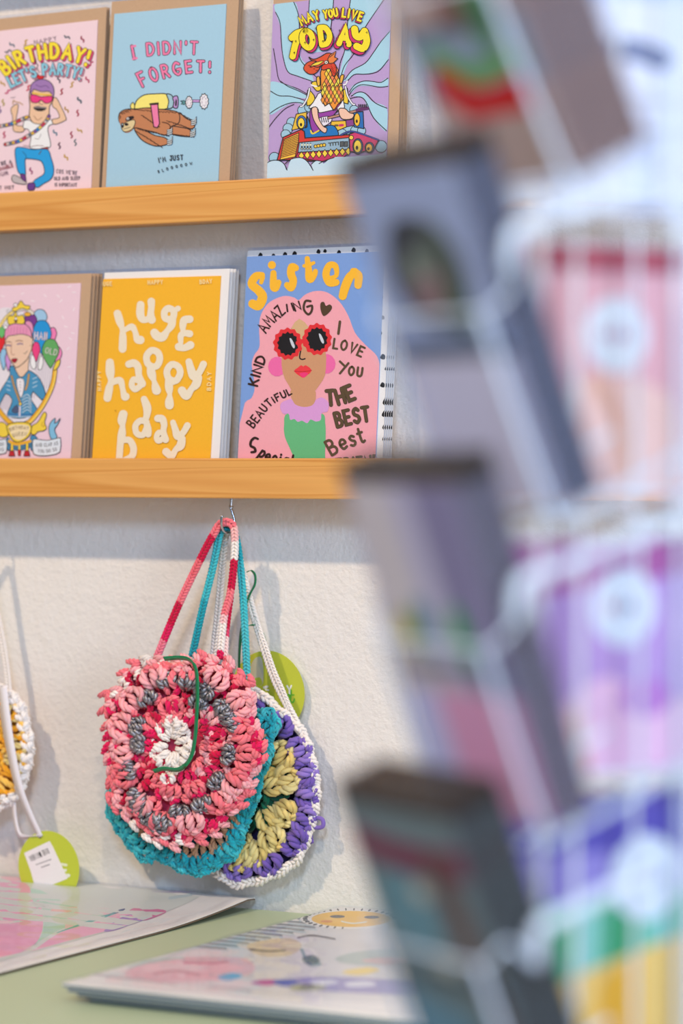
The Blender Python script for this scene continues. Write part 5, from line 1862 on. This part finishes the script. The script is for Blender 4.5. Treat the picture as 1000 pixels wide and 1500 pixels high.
bb['label'] = 'grey brown backing board'
lf = Lying(-0.405, 0.0225, -0.565, -0.0045, lambda x, y: z_curl(x, y) + 0.0022 + 0.0007 * math.sin(x * 70 + y * 21) + 0.0006 * math.sin(y * 90 - x * 33), 24, 60)
mb = MB()
lf.slab(mb, 0.0003)
mb.build('clear_sleeve', M['film'], lp, smooth=True)


def make_print(label, z0, dx, dy):
    """one sleeved print of the right hand stack; its top is z0 + 4 mm"""
    r = thing('art_print', label, 'art print', (0.33, -0.27, z0), 'art prints on the counter')
    x0, x1, y0, y1 = 0.139 + dx, 0.139 + dx + 0.36, -0.5035 + dy, -0.044 + dy
    sh = Lying(x0, x1, y0, y1, lambda x, y: z0 + 0.0036, 2, 2)
    return r, sh


pz = CZ + 0.0002
for k, (dx, dy, lab) in enumerate(((0.017, 0.014, 'lowest print of the four stacked on the green counter'), (0.009, 0.008, 'second print from the bottom of the counter stack'),
                                   (0.003, 0.003, 'print directly under the top one of the counter stack'), (0.0, 0.0, ''))):
    if k < 3:
        r, sh = make_print(lab, pz, dx, dy)
        mb = MB()
        sh.slab(mb, 0.0012, C(238, 236, 234))
        mb.build('print_sheet', M['art'], r)
        mb = MB()
        sh.slab(mb, 0.0018, C(126, 140, 158), -0.0013)
        mb.build('backing_board', M['print'], r)
        mb = MB()
        sh.slab(mb, 0.0036, None, 0.0002, 0.0012)
        mb.build('clear_sleeve', M['clear'], r)
        pz += 0.0042
r, sh = make_print('pastel art print with a round yellow smiling sticker, top of the counter stack', pz, 0, 0)
zt = pz + 0.0036
A = Art(sh.at(zt), UPN, 0.0001)
sh.slab(A.mb, 0.0012, C(240, 237, 232))
A.crop(80, 1310, 1.852)
A.poly([(330, 150), (560, 95), (760, 50), (1200, 40), (1300, 330), (950, 300), (700, 285), (450, 258), (240, 235), (180, 215)], C(226, 224, 222), 0)
A.poly([(190, 215), (230, 190), (300, 175), (420, 170), (520, 175), (540, 210), (460, 232), (330, 238), (220, 232)], C(236, 196, 202), 3)
A.line([(200, 200), (260, 182), (350, 172)], [4, 9, 5], C(190, 214, 206))
A.poly([(230, 200), (300, 185), (380, 190), (400, 205), (300, 215)], C(240, 212, 214), 3)
A.line([(270, 215), (330, 208), (390, 218)], 6, C(206, 150, 160)); A.line([(350, 186), (420, 188), (470, 182)], 6, C(214, 150, 166))
for k in range(11):
    t = k / 10
    x, y = 360 + 300 * t, 138 - 72 * t
    A.line([(x, y), (x + 105, y + 10)], 5, C(150, 158, 160))
    A.line([(x + 4, y + 6), (x + 110, y + 16)], 3.5, C(196, 214, 218))
A.poly([(520, 140), (570, 125), (640, 120), (670, 140), (640, 165), (560, 168)], C(222, 206, 178), 3)
A.line([(530, 150), (580, 155), (625, 152)], 5, C(110, 104, 100)); A.line([(660, 118), (700, 112), (760, 122)], 5, C(120, 112, 110))
A.line([(670, 150), (690, 190), (720, 190)], 8, C(140, 170, 170)); A.poly([(670, 175), (700, 165), (720, 182), (690, 192)], C(84, 110, 110), 3)
A.poly([(760, 175), (830, 155), (950, 150), (1100, 165), (1000, 190), (820, 192)], C(186, 200, 194), 3)
A.poly([(830, 180), (900, 172), (980, 182), (900, 192)], C(224, 190, 186), 3)
A.poly([(780, 210), (850, 198), (880, 208), (820, 220)], C(248, 222, 130), 3)
A.poly([(600, 245), (660, 228), (760, 225), (900, 232), (1200, 250), (1150, 285), (900, 272), (720, 262)], C(158, 152, 200), 3)
A.poly([(690, 238), (740, 232), (770, 240), (720, 248)], C(226, 228, 238), 3); A.poly([(790, 240), (850, 236), (870, 248), (800, 252)], C(226, 228, 238), 3)
A.poly([(440, 225), (480, 214), (510, 222), (470, 236)], C(120, 190, 226), 3); A.poly([(530, 240), (580, 232), (620, 236), (580, 248)], C(200, 80, 160), 3)
A.poly([(590, 236), (640, 230), (660, 240), (620, 250)], C(60, 90, 190), 3)
A.poly([(640, 250), (690, 244), (740, 252), (700, 262), (650, 262)], C(170, 176, 140), 3); A.line([(668, 252), (700, 248)], 6, C(90, 90, 70))
A.line([(100, 215), (160, 225), (230, 232), (330, 245)], 5, C(200, 196, 198)); A.line([(420, 252), (480, 255), (530, 262)], 4, C(196, 186, 190))
# round sticker
A.crop(0, 0, 1)
A.dot(512, 1346, 73, C(240, 238, 232), 15.5, 40)
A.dot(514, 1346.5, 58, C(250, 196, 52), 11.8, 40)
for k in range(26):
    a = math.pi * (0.55 + k / 26 * 1.5)
    A.line([(512 + 63 * math.cos(a), 1346 + 13.0 * math.sin(a)), (512 + 68 * math.cos(a), 1346 + 14.3 * math.sin(a))], 2.2, C(50, 46, 46))
A.dot(494, 1343, 11, C(60, 44, 36), 2.2); A.dot(544, 1344, 11, C(60, 44, 36), 2.2)
A.line([(500, 1350), (516, 1353), (536, 1351)], 2.0, C(236, 236, 220)); A.dot(478, 1350, 9, C(236, 150, 60), 1.8)
A.mb.build('print_sheet', M['art'], r)
mb = MB()
sh.slab(mb, 0.0016, C(140, 150, 165), -0.0015)
mb.build('backing_board', M['print'], r)
tf = Lying(sh.x0 - .002, sh.x1 + .002, sh.y0 - .002, sh.y1 + .002, lambda x, y: zt + 0.0013 + 0.0005 * math.sin(x * 60 + y * 30) + 0.0005 * math.sin(y * 75 - x * 40), 24, 30)
mb = MB()
tf.slab(mb, 0.0003)
mb.build('clear_sleeve', M['film'], r, smooth=True)
# ------------------------------------------------------------------ wire spinner rack close to the camera
EA = 0.5 * RGT - 0.866 * FWD         # along the left column's face, towards the viewer
EB = 0.866 * RGT + 0.5 * FWD         # across it, into the rack
UP = Vector((0, 0, 1))
EYE_R = at_depth(905, 672, 1.66)
rack = thing('spinner_rack', 'tall white wire spinner rack of cards close to the viewer', 'card rack', (EYE_R.x, EYE_R.y, 0.0))
pole = Vector((EYE_R.x, EYE_R.y, 0)) + EB * 0.05
mb = MB()
mb.tube([pole + UP * 0.02, pole + UP * 1.75], 0.013, 16)
mb.build('centre_pole', M['wire'], rack, smooth=True)
mb = MB()
for k in range(4):
    a = math.pi / 4 + math.pi / 2 * k
    d = EA * math.cos(a) + EB * math.sin(a)
    mb.tube([pole + UP * 0.05, pole + d * 0.06 + UP * 0.04, pole + d * 0.26 + UP * 0.011], 0.011, 12)
mb.build('base', M['wire'], rack, smooth=True)


class Tilted:
    """card frame of one pocket: a along the face, b down the card, c into the stack"""

    def __init__(s, tl, phi, ea, eb):
        s.tl, s.a = tl, ea.normalized()
        s.b = (-UP * math.cos(phi) + eb * math.sin(phi)).normalized()
        s.c = (eb * math.cos(phi) + UP * math.sin(phi)).normalized()

    def P(s, a, b, c):
        return s.tl + s.a * a + s.b * b + s.c * c


def rack_card(label, fr, w, h, paper, art, env, group, inset_top=0.010, inset=0.0015, ks=1.0):
    """sleeved card with its envelope, standing in frame fr"""
    t = thing('greeting_card', label, 'card', fr.P(w / 2, h, 0), group)
    n = -fr.c
    A = Art(lambda u, v: fr.P(min(max(u * ks, inset), w - inset), min(max(v * ks, inset_top), h), 0.0), n)
    A.mb.box(fr.P(inset, h, 0.0008), fr.a * (w - 2 * inset), -fr.b * (h - inset_top), -fr.c * 0.0008, paper)
    if art:
        art(A)
    A.mb.build('card_front', M['print'], t)
    mb = MB()
    mb.box(fr.P(0, h, 0.0017), fr.a * w, -fr.b * h, -fr.c * 0.0008)
    mb.build('envelope', env, t)
    mb = MB()
    mb.box(fr.P(-.0012, h + .0002, 0.0020), fr.a * (w + .0024), -fr.b * (h + .0015), -fr.c * 0.0029)
    mb.build('clear_sleeve', M['sleeve'], t)
    return t


M['sleeve'] = clear_mat('rack_sleeve_film', 0.35, 0.10)
M['kraft_rose'] = plain('rosy_kraft_paper', C(176, 146, 138), 0.8, spec=0.15, bump=0.15, scale=600, vary=0.08)
CW, CH = 0.105, 0.182


def face_top(A):
    A.poly([(0, 0.10), (0.105, 0.10), (0.105, 0.135), (0, 0.135)], C(150, 168, 186), 0)
    A.dot(.050, .075, .018, C(150, 110, 100), .030)
    A.dot(.072, .085, .014, C(90, 140, 96), .034)
    A.line([(.02, .128), (.045, .142), (.085, .140)], .020, C(214, 40, 40))
    A.line([(.02, .112), (.05, .126), (.09, .120)], .010, C(110, 170, 90))
    A.poly([(0, .148), (.105, .148), (.105, .182), (0, .182)], C(196, 170, 160), 0)


def face_owl(A):
    for x, y, rx, ry, c in ((.052, .062, .034, .030, C(84, 84, 88)), (.040, .050, .016, .018, C(70, 70, 74)), (.066, .058, .014, .022, C(96, 104, 92)), (.050, .072, .016, .012, C(150, 120, 118)), (.044, .058, .006, .008, C(160, 170, 150)), (.070, .080, .012, .016, C(80, 96, 76))):
        A.dot(x, y, rx, c, ry)
    A.poly([(0, .105), (.105, .105), (.105, .182), (0, .182)], C(224, 218, 238), 0)
    A.line([(.01, .104), (.1, .104)], .006, C(120, 122, 136))


def face_stripes(A):
    A.poly([(.0, .01), (.040, .01), (.046, .182), (0, .182)], C(214, 200, 204), 0)
    A.poly([(.016, .01), (.028, .01), (.036, .10), (.02, .10)], C(236, 222, 214), 0)
    A.poly([(.060, .01), (.105, .01), (.105, .12), (.068, .12)], C(150, 140, 172), 0)
    A.dot(.038, .085, .010, C(110, 150, 160), .016)
    A.dot(.070, .088, .008, C(40, 160, 70), .016)
    A.dot(.020, .088, .008, C(206, 190, 60), .012)
    A.poly([(.0, .118), (.105, .118), (.105, .182), (0, .182)], C(240, 170, 204), 0)
    A.poly([(.0, .118), (.030, .118), (.034, .182), (0, .182)], C(214, 210, 244), 0)


def face_dark(A):
    A.line([(.0, .030), (.05, .036), (.105, .034)], .016, C(140, 70, 90))
    A.dot(.036, .066, .026, C(120, 160, 168), .022)
    A.dot(.052, .054, .008, C(220, 216, 196), .005)
    A.dot(.054, .092, .010, C(210, 206, 186), .006)
    A.line([(.075, .04), (.085, .09), (.095, .15)], .020, C(120, 90, 80))
    A.poly([(.0, .11), (.06, .12), (.07, .182), (0, .182)], C(120, 160, 176), 0)


# ---- left column: four tiers of tilted pockets
tiers = [
    ((484, -222), 25, 10, 0.0046, C(206, 178, 168), face_top, 'kraft_rose', 'sleeved card with a red and green picture, top tier of the rack',
     'rosy kraft envelope card behind the red and green one, top rack tier', 'top tier cards of the rack'),
    ((490, 235), 21, 8, 0.0031, C(172, 182, 212), face_owl, 'kraft_shaded', 'sleeved grey-blue card with a dark creature, second tier of the rack',
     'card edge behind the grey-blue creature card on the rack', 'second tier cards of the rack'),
    ((493, 678), 19, 8, 0.0031, C(208, 198, 216), face_stripes, 'kraft_shaded', 'sleeved lilac striped card with a green leaf, third tier of the rack',
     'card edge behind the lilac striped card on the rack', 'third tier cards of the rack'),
    ((486, 1142), 21, 9, 0.0036, C(130, 146, 146), face_dark, 'kraft_shaded', 'sleeved dark teal card with a maroon band, lowest tier of the rack',
     'card edge behind the dark teal card on the rack', 'lowest tier cards of the rack'),
]
for ti, ((tx, ty_), phi, n, pitch, paper, art, env, lab, slab_, grp) in enumerate(tiers):
    fr = Tilted(at_depth(tx, ty_, 1.45), math.radians(phi), EA, EB)
    t = rack_card(lab, fr, CW, CH, paper, art, M[env], grp, inset_top=0.012 if env == 'kraft_shaded' else 0.006)
    for k in range(1, n):
        copy_thing(t, fr.c * pitch * k + fr.b * (0.0007 * (k % 3)), slab_, grp + ', behind the front one')
    # its wire pocket
    mb = MB()
    r = 0.0022
    th = n * pitch - 0.010
    hb, hc = 0.43 * CH, -0.006

    def wire(pts, rr=r):
        mb.tube([Vector(p) for p in smooth_pts([tuple(fr.P(*p)) for p in pts], 5)], rr, 10)
    w = CW
    rb = .275 * CH + (0, 0, .0135, .024)[ti]
    hb += (0, 0, .008, 0)[ti]
    th -= .004
    wire([(w + .007, rb + .016, th - .004), (w + .007, rb + .005, th + .001), (w + .007, rb, th + .006), (w + .007, rb + .0003, th + .012), (w + .007, rb + .002, th + .045), (w + .006, rb + .004, .105)], .0034)
    wire([(w + .007, rb + .016, th - .004), (w + .006, hb - .004, .004), (w - .004, hb + .003, hc - .001), (w * .5, hb + .003, hc - .003), (.006, hb + .003, hc - .002), (-.006, hb - .004, .004), (-.007, rb + .01, th), (-.006, rb + .004, .105)], .0012)
    for a, rr in ((.004, .0017), (w * .93, .0019)):
        wire([(a, hb + .003, hc - .001), (a, CH * .7, hc), (a, CH + .003, hc + .003), (a, CH + .007, .006), (a, CH + .006, .05), (a, CH + .002, .105)], rr)
    wire([(-.004, CH + .003, .004), (w * .5, CH + .005, .003), (w + .004, CH + .003, .004)], .0012)
    mb.build('pocket', M['wire'], rack, smooth=True)

# ---- right hand column: upright pockets whose cards face the viewer's right
EBR = EB.normalized()


def face_grid(A):
    A.poly([(0, 0), (.2, 0), (.2, .03), (0, .03)], C(190, 206, 236), 0)
    A.line([(.072, .058), (.088, .056), (.108, .060)], .012, C(120, 130, 160))
    for y in (.082, .098, .118):
        A.line([(.0, y), (.2, y)], .0035, C(204, 206, 214))
    A.poly([(.03, .10), (.05, .10), (.05, .16), (.03, .16)], C(206, 216, 238), 0)
    A.poly([(.085, .10), (.105, .10), (.105, .16), (.085, .16)], C(206, 216, 238), 0)


def sticker(A, x, y, r, hues):
    A.dot(x, y, r, C(226, 238, 248), n=32)
    rnd_ = random.Random(int(x * 1e5))
    for k in range(4):
        xx = x - r * .5 + k * r * .30
        A.line([(xx, y + r * .12), (xx + r * .08, y - r * .14), (xx + r * .17, y + r * .12)], r * .07, hues[k % len(hues)])


def face_pink(A):
    A.poly([(0, 0), (.2, 0), (.2, .014), (0, .014)], C(176, 84, 100), 0)  # shade under the wire rod, painted as a darker rose band
    A.poly([(.04, .072), (.10, .075), (.11, .127), (.03, .127)], C(240, 204, 196), 3)
    A.line([(.055, .07), (.07, .09), (.075, .12)], .010, C(226, 180, 160))
    sticker(A, .069, .046, .0198, [C(170, 60, 110), C(120, 90, 160)])


def face_purple(A):
    A.poly([(0, 0), (.2, 0), (.2, .015), (0, .03)], C(176, 96, 160), 0)
    A.poly([(.03, .09), (.06, .07), (.10, .085), (.2, .08), (.2, .127), (.02, .127)], C(238, 196, 226), 3)
    A.line([(.042, .09), (.046, .13)], .010, C(250, 200, 190))
    A.dot(.085, .082, .016, C(190, 130, 206), .01)
    sticker(A, .071, .035, .0203, [C(200, 60, 90), C(70, 90, 150), C(60, 60, 110)])


def face_zigzag(A):
    A.poly([(0, 0), (.2, 0), (.2, .03), (0, .03)], C(92, 84, 180), 0)
    A.poly([(0, .03), (.2, .03), (.2, .055), (0, .055)], C(150, 140, 214), 0)
    A.poly([(0, .056), (.2, .05), (.2, .085), (0, .105)], C(96, 190, 150), 0)
    for k in range(5):
        A.poly([(.004 + .022 * k, .060), (.014 + .022 * k, .060), (.012 + .022 * k, .10), (.002 + .022 * k, .10)], C(44, 160, 96) if k % 2 else C(150, 214, 206), 0)
    A.poly([(0, .104), (.06, .088), (.2, .070), (.2, .15), (0, .15)], C(244, 206, 120), 0)
    A.poly([(.06, .095), (.085, .085), (.085, .15), (.05, .15)], C(250, 190, 60), 0)
    sticker(A, .088, .045, .0222, [C(150, 90, 170), C(90, 110, 190)])


btiers = [
    ((712, -110), 0.151, C(226, 230, 242), face_grid, 'white card with pale blue panels, top right pocket of the rack'),
    ((738, 352), 0.141, C(228, 176, 186), face_pink, 'pink card with a round pale sticker, upper right pocket of the rack'),
    ((744, 792), 0.132, C(190, 156, 216), face_purple, 'purple card with a round pale sticker, middle right pocket of the rack'),
    ((736, 1172), 0.162, C(150, 140, 214), face_zigzag, 'violet, green and yellow card with a round sticker, lower right rack pocket'),
]
BW = 0.150
for (tx, ty_), bh, paper, art, lab in btiers:
    tl = at_depth(tx, ty_, 1.58)
    fr = Tilted(tl, 0.0, EBR, -EA)
    t = rack_card(lab, fr, BW, bh, paper, art, M['white_paper'], 'sticker cards in the right hand pockets', inset_top=0.0005, inset=0.0005, ks=1.075)
    for k in range(1, 3):
        copy_thing(t, fr.c * .0034 * k, 'card of the same kind behind the front one, ' + lab.split(', ')[-1], 'cards behind: ' + lab)
    mb = MB()

    def wire(pts, rr=0.0018):
        mb.tube([Vector(p) for p in smooth_pts([tuple(fr.P(*p)) for p in pts], 5)], rr, 10)
    f0 = -0.016
    top = 0.004
    for a in (.036, .075, .113):
        wire([(a, -.012, f0), (a, bh * .5, f0), (a, bh + .004, f0 + .001), (a, bh + .006, f0 + .006), (a, bh + .004, .014)])
    wire([(.006, bh * .97, f0 - .002), (BW * .5, bh * .97, f0 - .002), (BW + .004, bh * .97, f0 - .002)], .0016)
    wire([(.002, -.004, .014), (.004, -.010, f0 + .002), (.02, -.012, f0), (BW * .5, -.012, f0), (BW - .01, -.012, f0), (BW, -.012, f0 + .003), (BW + .002, -.004, .014)], .0016)
    wire([(.004, bh + .002, f0), (.002, bh + .004, .014)])
    wire([(BW, bh + .002, f0), (BW, bh + .004, .014)])
    mb.build('pocket', M['wire'], rack, smooth=True)
# uprights that carry the pockets
o = at_depth(490, 672, 1.45)
o.z = 0


def plan(a, c, z):
    return o + EA * a + EB * c + UP * z


posts = ((-.012, .130), (CW + .008, .128), (-.116, .150), (-.116, .300))
mb = MB()
for a, c in posts:
    mb.tube([plan(a, c, 0.75), plan(a, c, 1.72)], 0.0020, 10)
for z in (0.78, 1.71):
    for a, c in posts:
        mb.tube([plan(a, c, z), Vector((pole.x, pole.y, z))], 0.0022, 8)
mb.build('frame', M['wire'], rack, smooth=True)
